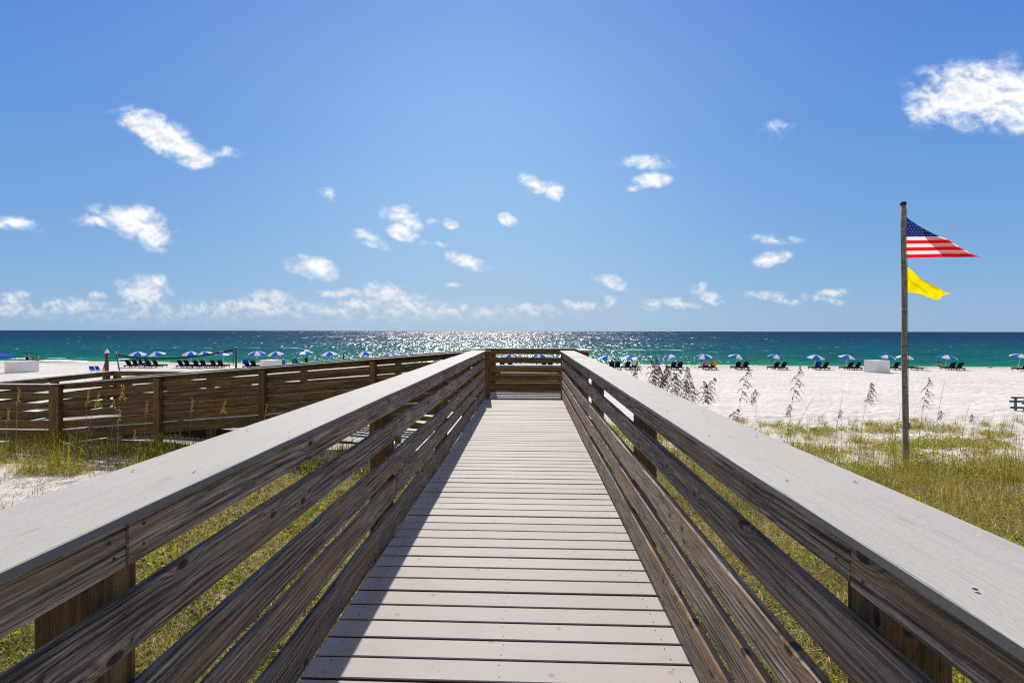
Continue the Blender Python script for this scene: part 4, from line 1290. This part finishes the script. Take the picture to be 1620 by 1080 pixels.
for k in range(1):
    m.tube([(hx(.9) + .062, -.02, .9), (hx(3.2) + .068, -.02, 3.2), (hx(H_ - .1) + .058, -.02, H_ - .1)], .004, 5)
m.build('halyard', M['rope'], root)
m = MB(); m.box((.066, -.02, 1.0), (.03, .02, .14), bev=.004); m.build('cleat', M['metal'], root)
def fpx(x, y, dy=0.0):         # point of a flag, on the pole's plane
    return (PX(x, FD) , FD + dy, E - (y - HZ) * FD / F)
# national flag: a triangle hanging from the hoist with its upper fly corner folded behind
fx0 = 1433.5
XA, YA = fx0, 341.8            # hoist top
YB = 407.0                     # hoist bottom
def lower(s):  return YB - .6 * math.sin(s * 3.1) * 1.2 - 2.6 * s ** 3
def dy_f(s, t): return .055 * math.sin(s * 7 + t * 1.5) * s + .02 * math.sin(s * 17 + t * 3) * s
FX1 = 1550.0
def flag_pt(s, y):
    return fpx(fx0 + (FX1 - fx0) * s, y, dy_f(s, (y - YA) / 65))
def upper(s):                  # folded edge, from the hoist top to the tip
    return YA + (404.2 - YA) * s ** .86 + 1.5 * math.sin(s * 9) * s * (1 - s)
root = empty('national_flag', fpx(fx0, YB), 0, 'striped red and white flag with starred blue canton flying from the pole', 'flag')
rinv = Matrix.Translation(-Vector(fpx(fx0, YB)))
rows = [407.0 - 5.6 * k for k in range(7)]      # six stripes below the canton
NS = 44
def strip(mb, yb, yt, mi):
    """cloth between two flag lines, clipped by the folded edge"""
    vs, ok = [], []
    for i in range(NS + 1):
        s = i / NS
        off = lower(s) - YB
        u = upper(s)
        b_, t_ = min(max(yb + off * (1 - (YB - yb) / 65), u), 999), max(yt + off * (1 - (YB - yt) / 65), u)
        vs.append(rinv @ Vector(flag_pt(s, max(b_, u)))); vs.append(rinv @ Vector(flag_pt(s, t_)))
        ok.append(b_ - u > .01)
    fs = [(2 * i, 2 * i + 2, 2 * i + 3, 2 * i + 1) for i in range(NS) if ok[i]]
    mb.add(vs, fs, mi, True)
m = MB()
for k in range(6): strip(m, rows[k], rows[k + 1], k % 2)
m.build('stripes', [M['f_red'], M['f_white']], root)
m = MB()
for k in range(6): strip(m, rows[6] - (rows[6] - YA) * k / 6, rows[6] - (rows[6] - YA) * (k + 1) / 6, 0)
# stars on both faces of the canton
r_ = 0
for row in range(6):
    y = 370.2 - row * 4.7
    for c in range(10):
        x = fx0 + 3 + c * 5.2 + (2.6 if row % 2 else 0)
        s = (x - fx0) / (FX1 - fx0)
        if y - 2.2 < upper(s) or s > .40: continue
        for sg in (-.006, .006):
            vs = []
            c0 = Vector(flag_pt(s, y)) + Vector((0, sg, 0))
            for q in range(10):
                an = math.pi / 2 + q * math.pi / 5
                rr = (.021 if q % 2 == 0 else .0095)
                vs.append(rinv @ (c0 + Vector((rr * math.cos(an), 0, rr * math.sin(an)))))
            m.add(vs, [tuple(range(10))], 1)
m.build('canton', [M['f_blue'], M['f_star']], root)
# the corner folded behind: a second layer of cloth that shows through
m = MB()
tri = [(1456.5, 352.0), (1463.0, 372.0), (1493.5, 407.5), (1551.5, 405.8), (1545, 400.5)]
# rows across the folded layer, striped along its own (turned) direction
def edge_l(y): return np.interp(y, [352, 372, 407.5], [1456.5, 1463.2, 1493.5])
_sy = [(upper(k / 60), fx0 + (FX1 - fx0) * k / 60) for k in range(61)]
def edge_r(y): return max(edge_l(y) + .1, float(np.interp(y, [q[0] for q in _sy], [q[1] for q in _sy])) - 2.2)
vs, fs = [], []
ny, nx = 22, 10
for i in range(ny + 1):
    y = 356.0 + (404.0 - 356.0) * i / ny
    for j in range(nx + 1):
        x = edge_l(y) + (edge_r(y) - edge_l(y)) * j / nx
        s = (x - fx0) / (FX1 - fx0)
        vs.append(rinv @ (Vector(flag_pt(s, y)) + Vector((0, .022 + .01 * (1 - j / nx), 0))))
m.add(vs, [(i * (nx + 1) + j, i * (nx + 1) + j + 1, (i + 1) * (nx + 1) + j + 1, (i + 1) * (nx + 1) + j) for i in range(ny) for j in range(nx)], 0, True)
m.mi = [int((f[0] // (nx + 1)) * 48 / 22 / 5.6) % 2 for f in m.f]
m.build('folded_corner', [M['f_white'], M['f_red']], root)
# frayed threads at the tip
m = MB(); rs = random.Random(4)
for k in range(9):
    s0 = .80 + .2 * rs.random()
    a_ = Vector(flag_pt(s0, upper(s0) + .3))
    b_ = a_ + Vector((.05 + .08 * rs.random(), .02 * rs.random(), rs.uniform(-.05, .03)))
    m.tube([rinv @ a_, rinv @ ((a_ + b_) / 2 + Vector((0, 0, .01))), rinv @ b_], .0035, 4, k % 2)
m.build('frayed_threads', [M['f_red'], M['f_white']], root)
# yellow warning flag
top_c = [(1434.0, 417.5), (1440, 424.5), (1450, 432.5), (1462, 440.5), (1472, 446.5), (1482, 454.5), (1489, 462.0), (1497.3, 462.8)]
bot_c = [(1434.0, 461.0), (1441, 461.8), (1450, 463.0), (1458, 466.0), (1465, 468.5), (1475, 469.8), (1484, 471.6), (1491.0, 473.0)]
NX, NY = 28, 12
def cv(c, f):
    f *= len(c) - 1; i = min(int(f), len(c) - 2); g = f - i
    return (c[i][0] * (1 - g) + c[i + 1][0] * g, c[i][1] * (1 - g) + c[i + 1][1] * g)
root = empty('warning_flag', fpx(1434, 461), 0, 'plain yellow warning flag flying below the striped flag', 'flag')
rinv2 = Matrix.Translation(-Vector(fpx(1434, 461)))
m = MB(); vs = []
for i in range(NX + 1):
    a_, b_ = cv(top_c, i / NX), cv(bot_c, i / NX)
    for j in range(NY + 1):
        f = j / NY
        s = i / NX
        dy = .10 * math.sin(s * 5.5 + f * 3.2) * s ** .7 + .03 * math.sin(f * 9 - s * 8) * min(1, s * 3) + .012 * math.sin(s * 22 + f * 7)
        vs.append(rinv2 @ Vector(fpx(a_[0] * (1 - f) + b_[0] * f, a_[1] * (1 - f) + b_[1] * f, dy)))
m.add(vs, [(i * (NY + 1) + j, i * (NY + 1) + j + 1, (i + 1) * (NY + 1) + j + 1, (i + 1) * (NY + 1) + j) for i in range(NX) for j in range(NY)], 0, True)
m.build('cloth', M['f_yellow'], root)
m = MB(); m.tube([rinv2 @ Vector(fpx(1434.0, 417.8)), rinv2 @ Vector(fpx(1434.2, 460.9))], .009, 6); m.build('hoist_hem', M['f_yellow'], root)

for fl, ys_ in (('warning_flag', (419.5, 459.5)), ('national_flag', (344, 405.5))):
    for o in [q for q in COL.objects if q.name == fl]:
        for y_ in ys_:
            c_ = MB(); p_ = Vector(fpx(1433.6, y_)) - Vector(o.location)
            c_.tube([p_ + Vector((-.03, -.015, .012)), p_ + Vector((.02, -.015, 0))], .008, 6)
            c_.build('clip', M['metal'], o)
# ------------------------------------------------------------------ sea oats
def oat_variant(seed, h, headlen, lean, droop, dense, gold=False, bare=False):
    rs = random.Random(seed)
    root = empty('sea_oat', (0, 0, 0))
    th_ = 1.0
    def stem(f):
        return Vector((lean * h * f ** 1.8, .05 * h * f ** 2 * math.sin(seed), h * f - .06 * abs(lean) * h * f ** 3))
    m = MB()
    m.tube([stem(i / 14) for i in range(15)], [(.0052 - .0036 * i / 14) * th_ for i in range(15)], 5)
    m.build('stem', M['goldstem'] if gold else M['oatstem'], root)
    lf = MB()
    for k in range(9 if not bare else 5):
        an = rs.uniform(0, 6.28); ln = rs.uniform(.25, .6); st = rs.uniform(0, .18)
        p0 = stem(st); d_ = Vector((math.cos(an), math.sin(an), 0))
        w = rs.uniform(.004, .008); vs = []
        side = Vector((-d_.y, d_.x, 0))
        for i in range(6):
            f = i / 5
            p = p0 + d_ * ln * (.35 * f + .45 * f * f) + Vector((0, 0, ln * (.9 * f - .75 * f * f)))
            ww = w * (1 - f) + .0006
            vs += [p - side * ww, p + side * ww]
        lf.add(vs, [(2 * i, 2 * i + 1, 2 * i + 3, 2 * i + 2) for i in range(5)])
    lf.build('leaves', M['tuft'], root)
    if not bare:
        hd = MB()
        n = int(dense ** .7 * headlen * 38)
        for k in range(n):
            f = 1 - headlen / h * (k + rs.random()) / n
            p = stem(f)
            rel = (1 - f) * h / headlen
            side = rs.choice((1, 1, 1, -.4)) * (1 if droop >= 0 else -1)
            bl = (.045 + .14 * math.sin(min(1, rel) * 2.6)) * rs.uniform(.5, 1.1) * (.6 if gold else 1)
            dirv = Vector((side * abs(droop) * rs.uniform(.5, 1.3), rs.uniform(-.5, .5), rs.uniform(.0, .7)))
            dirv.normalize()
            pts = []
            for q in range(8):
                g = q / 7
                pts.append(p + dirv * bl * g + Vector((0, 0, -bl * .95 * g * g)))
            if k % 2 == 0: hd.tube(pts, .0012, 3, cap=False)
            for q in range(1, 8):
                for rep in range(2):
                    c = pts[q] + Vector([rs.uniform(-.006, .006) for _ in range(3)])
                    ax = (pts[q] - pts[q - 1]).normalized() * .5 + Vector((0, 0, -.6)) + Vector([rs.uniform(-.35, .35) for _ in range(3)])
                    ax.normalize()
                    sdv_ = ax.cross(Vector((rs.uniform(-1, 1), rs.uniform(-1, 1), .2))).normalized()
                    L_ = rs.uniform(.022, .036); W_ = rs.uniform(.0045, .0075)
                    th = ax.cross(sdv_) * .0022
                    a0, a1 = c - ax * L_ / 2, c + ax * L_ / 2
                    hd.add([a0, c + sdv_ * W_, a1, c - sdv_ * W_, c + th, c - th],
                           [(0, 1, 4), (1, 2, 4), (2, 3, 4), (3, 0, 4), (1, 0, 5), (2, 1, 5), (3, 2, 5), (0, 3, 5)])
        hd.build('seed_head', M['oathead_gold' if gold else 'oathead'], root)
    return root
OATP = {}
def oat(px, ty, D, var, label, group, lean_px=0):
    spec = {'a': (11, 1.9, .42, .10, 1, 1.7), 'b': (12, 1.9, .50, .22, 1, 1.3), 'c': (13, 1.9, .38, -.04, 1, 2.0), 'd': (14, 1.9, .30, .03, -1, 1.8),
            'e': (15, 1.9, .60, .16, 1, .9), 'g': (16, 1.4, .34, .05, .25, .75, True), 'h': (17, 1.4, .32, .24, .3, .75, True), 'i': (21, 1.4, .26, -.12, -.3, .75, True),
            's': (18, 1.9, .2, .10, 1, 1, False, True), 't': (19, 1.9, .2, .35, 1, 1, False, True)}[var]
    if var not in OATP:
        OATP[var] = oat_variant(*spec); o = OATP[var]
    else:
        o = copy_tree(OATP[var])
    x = PX(px, D)
    h0 = spec[1]; ln = spec[3]
    zt = E - (ty - HZ) * D / F
    g = gz1(x, D)
    hz_ = (zt - g)
    s = hz_ / (h0 * (1 - .06 * abs(ln)))
    x -= ln * h0 * s * 1.0
    g = gz1(x, D) - .01
    s = (zt - g) / (h0 * (1 - .06 * abs(ln)))
    o.location = (x, D, g)
    o.scale = (s * .5 + .5, s * .5 + .5, s)
    tag(o, label, 'sea oat', group)
GO = 'sea oats in the dune grass on the right'
OATS = [
 (1012, 572, 8.6, 'd', 'leftmost sea oat of the dense clump beside the right railing cap'),
 (1030, 569, 9.0, 'c', 'second sea oat from the left of the dense clump'),
 (1036, 566, 8.8, 'a', 'tallest sea oat of the dense clump by the right cap'),
 (1042, 580, 8.8, 'c', 'short sea oat in front of the light blue chair'),
 (1052, 575, 9.2, 'a', 'sea oat of the dense clump just right of the light blue chair'),
 (1060, 580, 8.6, 'd', 'sea oat in the middle of the dense clump'),
 (1066, 588, 8.3, 'c', 'lower sea oat in the middle of the dense clump'),
 (1075, 584, 8.9, 'b', 'sea oat of the dense clump in front of the navy seated person'),
 (1084, 578, 9.2, 'a', 'tall sea oat in the right half of the dense clump'),
 (1091, 579, 9.4, 's', 'thin bare stalk at the right side of the dense clump'),
 (1093, 603, 8.2, 'c', 'lowest right sea oat of the dense clump'),
 (1081, 600, 8.0, 'a', 'low sea oat close to the cap in the dense clump'),
 (1114, 602, 8.4, 'c', 'left sea oat of the pair below the orange towel'),
 (1129, 596, 8.8, 'b', 'right sea oat of the pair below the orange towel'),
 (1120, 622, 8.0, 's', 'bare stalk below the pair of sea oats under the orange towel'),
 (1160, 645, 8.0, 'b', 'sea oat bent low over the right cap'),
 (1187, 580, 10.0, 'e', 'tall sea oat in front of the umbrella with the leaning person'),
 (1200, 616, 9.6, 'd', 'short sea oat with a dense head right of the tall thin one'),
 (1270, 579, 10.6, 'e', 'tall sea oat leaning right between two umbrellas left of the pale box'),
 (1254, 640, 10.2, 'd', 'small sea oat under the tall leaning one'),
 (1292, 618, 11.4, 't', 'bare stalk leaning right, left of the flagpole'),
 (1286, 628, 11.2, 't', 'lower bare stalk leaning right, left of the flagpole'),
 (1312, 636, 11.0, 't', 'bare stalk leaning far right between the sea oats and the pole'),
 (1332, 613, 10.5, 's', 'thin upright stalk left of the sea oat nearest the flagpole'),
 (1334, 648, 12.5, 'd', 'stubby seed head low above the grass, left of the flagpole'),
 (1373, 603, 10.4, 'a', 'sea oat nearest the flagpole on its left'),
 (1424, 630, 10.6, 's', 'thin stalk touching the left side of the flagpole'),
 (1445, 641, 11.4, 's', 'thin stalk just right of the flagpole'),
 (1475, 597, 11.0, 'e', 'tallest sea oat right of the flagpole, one sided drooping head'),
 (1491, 600, 10.6, 's', 'tall bare stalk beside the tallest sea oat right of the flagpole'),
 (1494, 649, 11.6, 'd', 'sea oat with a dark dense head in the middle of the right grass'),
 (1543, 655, 11.8, 'd', 'sea oat with a dark head near the right edge'),
 (1529, 634, 10.2, 's', 'thin bare stalk near the right edge'),
 (1601, 653, 9.6, 's', 'thin bare stalk closest to the right edge'),
 (1408, 668, 9.8, 's', 'short bare stalk left of the flagpole foot'),
 (1570, 640, 13.0, 's', 'distant bare stalk between the right edge and the dark headed sea oat'),
]
for a_ in OATS: oat(*a_, GO)
GL_ = 'golden sea oats in front of the ramp railing'
for a_ in [
 (31, 613, 9.6, 'g', 'tall golden sea oat nearest the left edge'),
 (14, 646, 9.2, 'g', 'lower golden sea oat at the left edge'),
 (141, 615, 9.8, 'g', 'upright golden sea oat of the pair left of the second railing post'),
 (163, 620, 9.4, 'h', 'leaning golden sea oat of the pair left of the second railing post'),
 (203, 607, 9.8, 'h', 'highest golden sea oat, touching the railing cap'),
 (190, 646, 9.2, 'g', 'short golden sea oat under the highest one'),
 (178, 634, 9.9, 'i', 'small golden sea oat behind the highest one'),
 (213, 680, 8.8, 'g', 'lowest golden sea oat in front of the ramp underside'),
 (233, 634, 9.9, 'g', 'dull golden sea oat just left of the second railing post'),
 (305, 629, 9.7, 'g', 'golden sea oat between the second and third railing posts'),
 (360, 632, 9.6, 'h', 'golden sea oat just left of the third railing post'),
 (422, 638, 9.6, 'g', 'golden sea oat on the right side of the third railing post'),
]: oat(*a_, GL_)

# ------------------------------------------------------------------ ground plants
rng = np.random.RandomState(11)
def under_deck(X, Y):
    w = X * CA - Y * SA; v = X * SA + Y * CA
    a = (np.abs(w + .12) < 1.15) & (v < 12.5)
    b_ = (w < -1) & (w > -13.3) & (v > 11.05) & (v < 14.6)
    return a | b_
def blades(name, X, Y, hgt, wid, lean, mat, label, bend=.5, flat=False, z0=None):
    n = len(X)
    zg = ground(X, Y) + (0 if z0 is None else z0)
    an = rng.rand(n) * 2 * math.pi
    dx, dy = np.cos(an), np.sin(an)
    sx, sy = -dy, dx
    vs = np.zeros((n, 5, 3), np.float32)
    f1, f2 = .5, 1.0
    r1 = lean * hgt * f1 ** 1.3; r2 = lean * hgt
    h1 = hgt * (f1 * (1 + bend * .3)); h2 = hgt * (1 - bend * .5 * lean)
    if flat:
        h1 = hgt * .25; h2 = hgt * .12
    vs[:, 0] = np.stack([X - sx * wid, Y - sy * wid, zg - .01], -1)
    vs[:, 1] = np.stack([X + sx * wid, Y + sy * wid, zg - .01], -1)
    vs[:, 2] = np.stack([X + dx * r1 + sx * wid * .8, Y + dy * r1 + sy * wid * .8, zg + h1], -1)
    vs[:, 3] = np.stack([X + dx * r1 - sx * wid * .8, Y + dy * r1 - sy * wid * .8, zg + h1], -1)
    vs[:, 4] = np.stack([X + dx * r2, Y + dy * r2, zg + np.maximum(h2, .004)], -1)
    base = (np.arange(n) * 5)[:, None]
    fl = (base + np.array([0, 1, 2, 3, 3, 2, 4])[None]).ravel()
    lc = np.tile([4, 3], n)
    me = np_mesh(name, vs.reshape(-1, 3), fl, lc, [mat])
    return tag(link(name, me), label, None, None, 'stuff')
def leaves(name, X, Y, size, mat, label, zr=(.01, .10)):
    n = len(X)
    mound = .45 + 2.2 * sstep(.42, .78, fnoise(X * 3.1 + 70, Y * 3.1, 3))
    zg = ground(X, Y) + zr[0] + (zr[1] - zr[0]) * mound * rng.rand(n) ** 1.3
    an = rng.rand(n) * 2 * math.pi
    el_ = rng.normal(.45, .45, n)
    d = np.stack([np.cos(an) * np.cos(el_), np.sin(an) * np.cos(el_), np.sin(el_)], -1)
    s_ = np.stack([-np.sin(an), np.cos(an), rng.normal(0, .35, n)], -1)
    s_ /= np.linalg.norm(s_, axis=1, keepdims=True)
    c = np.stack([X, Y, zg], -1)
    L_ = size[:, None]; W_ = (size * rng.uniform(.22, .42, n))[:, None]
    up = np.cross(d, s_) * L_ * .12
    vs = np.stack([c, c + d * L_ * .5 + s_ * W_ + up, c + d * L_ - up, c + d * L_ * .5 - s_ * W_ + up], 1)
    base = (np.arange(n) * 4)[:, None]
    fl = (base + np.array([0, 1, 2, 3])[None]).ravel()
    me = np_mesh(name, vs.reshape(-1, 3), fl, np.full(n, 4), [mat])
    return tag(link(name, me), label, None, None, 'stuff')
def scatter(n, x0, x1, y0, y1, dens):
    """random points kept with probability dens(X, Y)"""
    X = x0 + (x1 - x0) * rng.rand(n); Y = y0 + (y1 - y0) * rng.rand(n)
    k = (rng.rand(n) < dens(X, Y)) & ~under_deck(X, Y)
    return X[k], Y[k]
def cover(X, Y):               # how much of the sand is grown over
    n = fnoise(X * .55 + 3, Y * .75 + 8, 4, .55)
    n2 = fnoise(X * 2.9 + 30, Y * 4.6 + 2, 4, .7)
    far = sstep(7.0, 11, Y) * .055 + sstep(11, 16, Y) * .045 + sstep(16, 20, Y) * .07 + sstep(19, 23, Y) * .7
    right = sstep(5, 14, X) * .035 + .035 * sstep(7.5, 11.5, Y) * sstep(6, 10, X)
    leftbare = sstep(-5.6, -7.2, X) * sstep(5.9, 6.8, Y) * (1 - sstep(8.0, 8.9, Y)) * .42
    bandl = .15 * sstep(-1, -3, X) * sstep(8.3, 9.2, Y) * (1 - sstep(11, 12, Y))
    seaside = sstep(14, 16, Y) * sstep(-2, -6, X) * .35
    near_r = sstep(6.2, 8.0, Y) * sstep(2, 4, X) * .045
    t = n * .62 + n2 * .70 - .085 - near_r - far - right - leftbare - bandl - seaside
    return t
def dl(thr, soft=.08):
    return lambda X, Y: sstep(thr, thr + soft, cover(X, Y))
# creeping leaves close to the walkway, both sides
for (x0, x1, y0, y1, n, sz) in ((-4.5, -1.1, .1, 3.2, 42000, .028), (-9, -1.1, 3.2, 9.5, 70000, .040),
                               (.9, 4.2, .1, 3.2, 42000, .028), (.9, 9, 3.2, 9.5, 80000, .040), (.9, 26, 9.5, 21, 260000, .05), (-14, -1.1, 9.5, 12, 20000, .04)):
    X, Y = scatter(n, x0, x1, y0, y1, dl(.415, .05))
    leaves('creeping_groundcover', X, Y, sz * rng.uniform(.6, 1.5, len(X)), M['leaf'], 'low yellow green creeping plants covering the sand', (.005, .05 + sz * 1.8))
# dry runners and straw lying on the sand
for (x0, x1, y0, y1, n, ln, wd) in ((-4.5, -1.1, .1, 3.2, 26000, .17, .0013), (-10, -1.1, 3.2, 10, 50000, .20, .0020),
                                   (.9, 4.2, .1, 3.2, 28000, .18, .0013), (.9, 9, 3.2, 9.5, 60000, .24, .0022), (.9, 24, 9.5, 20, 30000, .26, .0035)):
    X, Y = scatter(n, x0, x1, y0, y1, dl(.27, .2))
    n_ = len(X)
    blades('dry_straw', X, Y, ln * rng.uniform(.5, 1.5, n_), np.full(n_, wd), rng.uniform(.8, 1.6, n_), M['straw'], 'dry pale straw and runners lying on the sand', flat=False, bend=.9)
# standing grass
def tufts(name, x0, x1, y0, y1, nt, per, h, wd, mat, label, dens, spread=.06):
    X, Y = scatter(nt, x0, x1, y0, y1, dens)
    k = rng.poisson(per, len(X))
    X = np.repeat(X, k); Y = np.repeat(Y, k); hs = np.repeat(rng.uniform(.5, 1.25, len(k)), k)
    n_ = len(X)
    X = X + rng.normal(0, spread, n_); Y = Y + rng.normal(0, spread, n_)
    ok = ~under_deck(X, Y); X, Y, hs = X[ok], Y[ok], hs[ok]; n_ = len(X)
    blades(name, X, Y, h * hs * rng.uniform(.5, 1.2, n_), np.full(n_, wd), rng.uniform(.05, .7, n_), mat, label, bend=.6)
GT = 'standing dune grass blades growing through the creeping plants'
tufts('dune_grass', -4.5, -1.1, .1, 3.2, 500, 10, .11, .0016, M['tuft'], GT, dl(.42, .2))
tufts('dune_grass', .9, 4.2, .1, 3.2, 600, 10, .13, .0016, M['tuft'], GT, dl(.40, .2))
tufts('dune_grass', -10, -1.1, 3.2, 8.8, 900, 10, .16, .0022, M['tuft'], GT, dl(.42, .15), .08)
tufts('dune_grass', .9, 10, 3.2, 9.5, 1500, 12, .20, .0026, M['tuft'], GT, dl(.40, .15), .09)
tufts('dune_grass', 2, 24, 9.5, 20.5, 800, 10, .24, .004, M['tuft'], GT, dl(.27, .25), .10)
tufts('dune_grass', -13, -3.0, 8.6, 10.85, 420, 22, .54, .0038, M['tuft'], 'taller dune grass growing along the foot of the ramp railing', lambda X, Y: sstep(.46, .60, fnoise(X * 1.3, Y * 1.1 + 4, 3)), .09)
tufts('dune_grass', -13, -2.6, 8.7, 12.2, 260, 12, .18, .003, M['tuft'], 'short dune grass around the foot of the ramp railing', lambda X, Y: sstep(.40, .55, fnoise(X * 1.5, Y * 1.5 + 9, 3)), .12)
tufts('dune_grass', 5, 14, 7.0, 11.5, 90, 24, .42, .0040, M['tuft'], 'taller dune grass around the foot of the flagpole', dl(.34, .2), .12)
tufts('dune_grass', -12, -6, 12.5, 20, 120, 10, .25, .005, M['tuft'], 'sparse dune grass on the sand behind the ramps', lambda X, Y: np.full(len(X), .5), .1)
# sprigs standing singly at the seaward edge of the dune
tufts('dune_grass', 3, 26, 12, 20, 620, 11, .36, .0042, M['sprig'], 'dry upright grass sprigs at the seaward edge of the dune grass', lambda X, Y: sstep(.35, .6, fnoise(X * .9, Y * 1.3 + 60, 3)), .07)
# brown runner stems crossing the bare sand of the dune edge
X, Y = scatter(5200, 2, 26, 9.5, 20.0, lambda X, Y: .55 * (1 - sstep(17, 20, Y)) * sstep(.35, .55, fnoise(X * .8, Y * 1.2 + 20, 3)))
n_ = len(X)
blades('dry_straw', X, Y, .42 * rng.uniform(.5, 1.6, n_), np.full(n_, .004), rng.uniform(.9, 1.5, n_), M['oatstem'], 'thin brown runners crossing the white sand', flat=True)
X, Y = scatter(2600, -9, -1.2, 6.0, 9.2, lambda X, Y: np.full(len(X), .6))
n_ = len(X)
blades('dry_straw', X, Y, .30 * rng.uniform(.5, 1.6, n_), np.full(n_, .003), rng.uniform(.9, 1.5, n_), M['oatstem'], 'thin brown runners crossing the sand left of the walkway', flat=True)
tufts('dune_grass', -12, -2.8, 10.2, 11.6, 240, 22, .34, .0035, M['tuft'], 'grass crowding the posts under the ramp railing', lambda X, Y: sstep(.40, .55, fnoise(X * 1.9 + 5, Y * 1.0 + 4, 3)), .12)
tufts('dune_grass', 1.6, 13, 7.5, 13, 380, 20, .66, .0032, M['tuft'], 'tall wispy dune grass among the sea oats on the right', lambda X, Y: sstep(.42, .60, fnoise(X * .9 + 15, Y * 1.0 + 24, 3)), .16)
tufts('dune_grass', 3, 12, 3.5, 8.2, 520, 18, .38, .0026, M['straw'], 'dry tan grass blades in the near right dune', lambda X, Y: sstep(.42, .58, fnoise(X * .8 + 35, Y * .9 + 4, 3)), .14)
tufts('dune_grass', 2.5, 15, 5, 12, 620, 3, .62, .0030, M['sprig'], 'dark upright stalks standing out of the near right grass', lambda X, Y: sstep(.38, .58, fnoise(X * .7 + 55, Y * .9 + 14, 3)), .05)
tufts('dune_grass', -12, -1.3, 3, 10.6, 300, 3, .40, .0026, M['sprig'], 'dark upright stalks standing in the grass left of the walkway', lambda X, Y: sstep(.40, .58, fnoise(X * .9 + 5, Y * .9 + 44, 3)), .05)
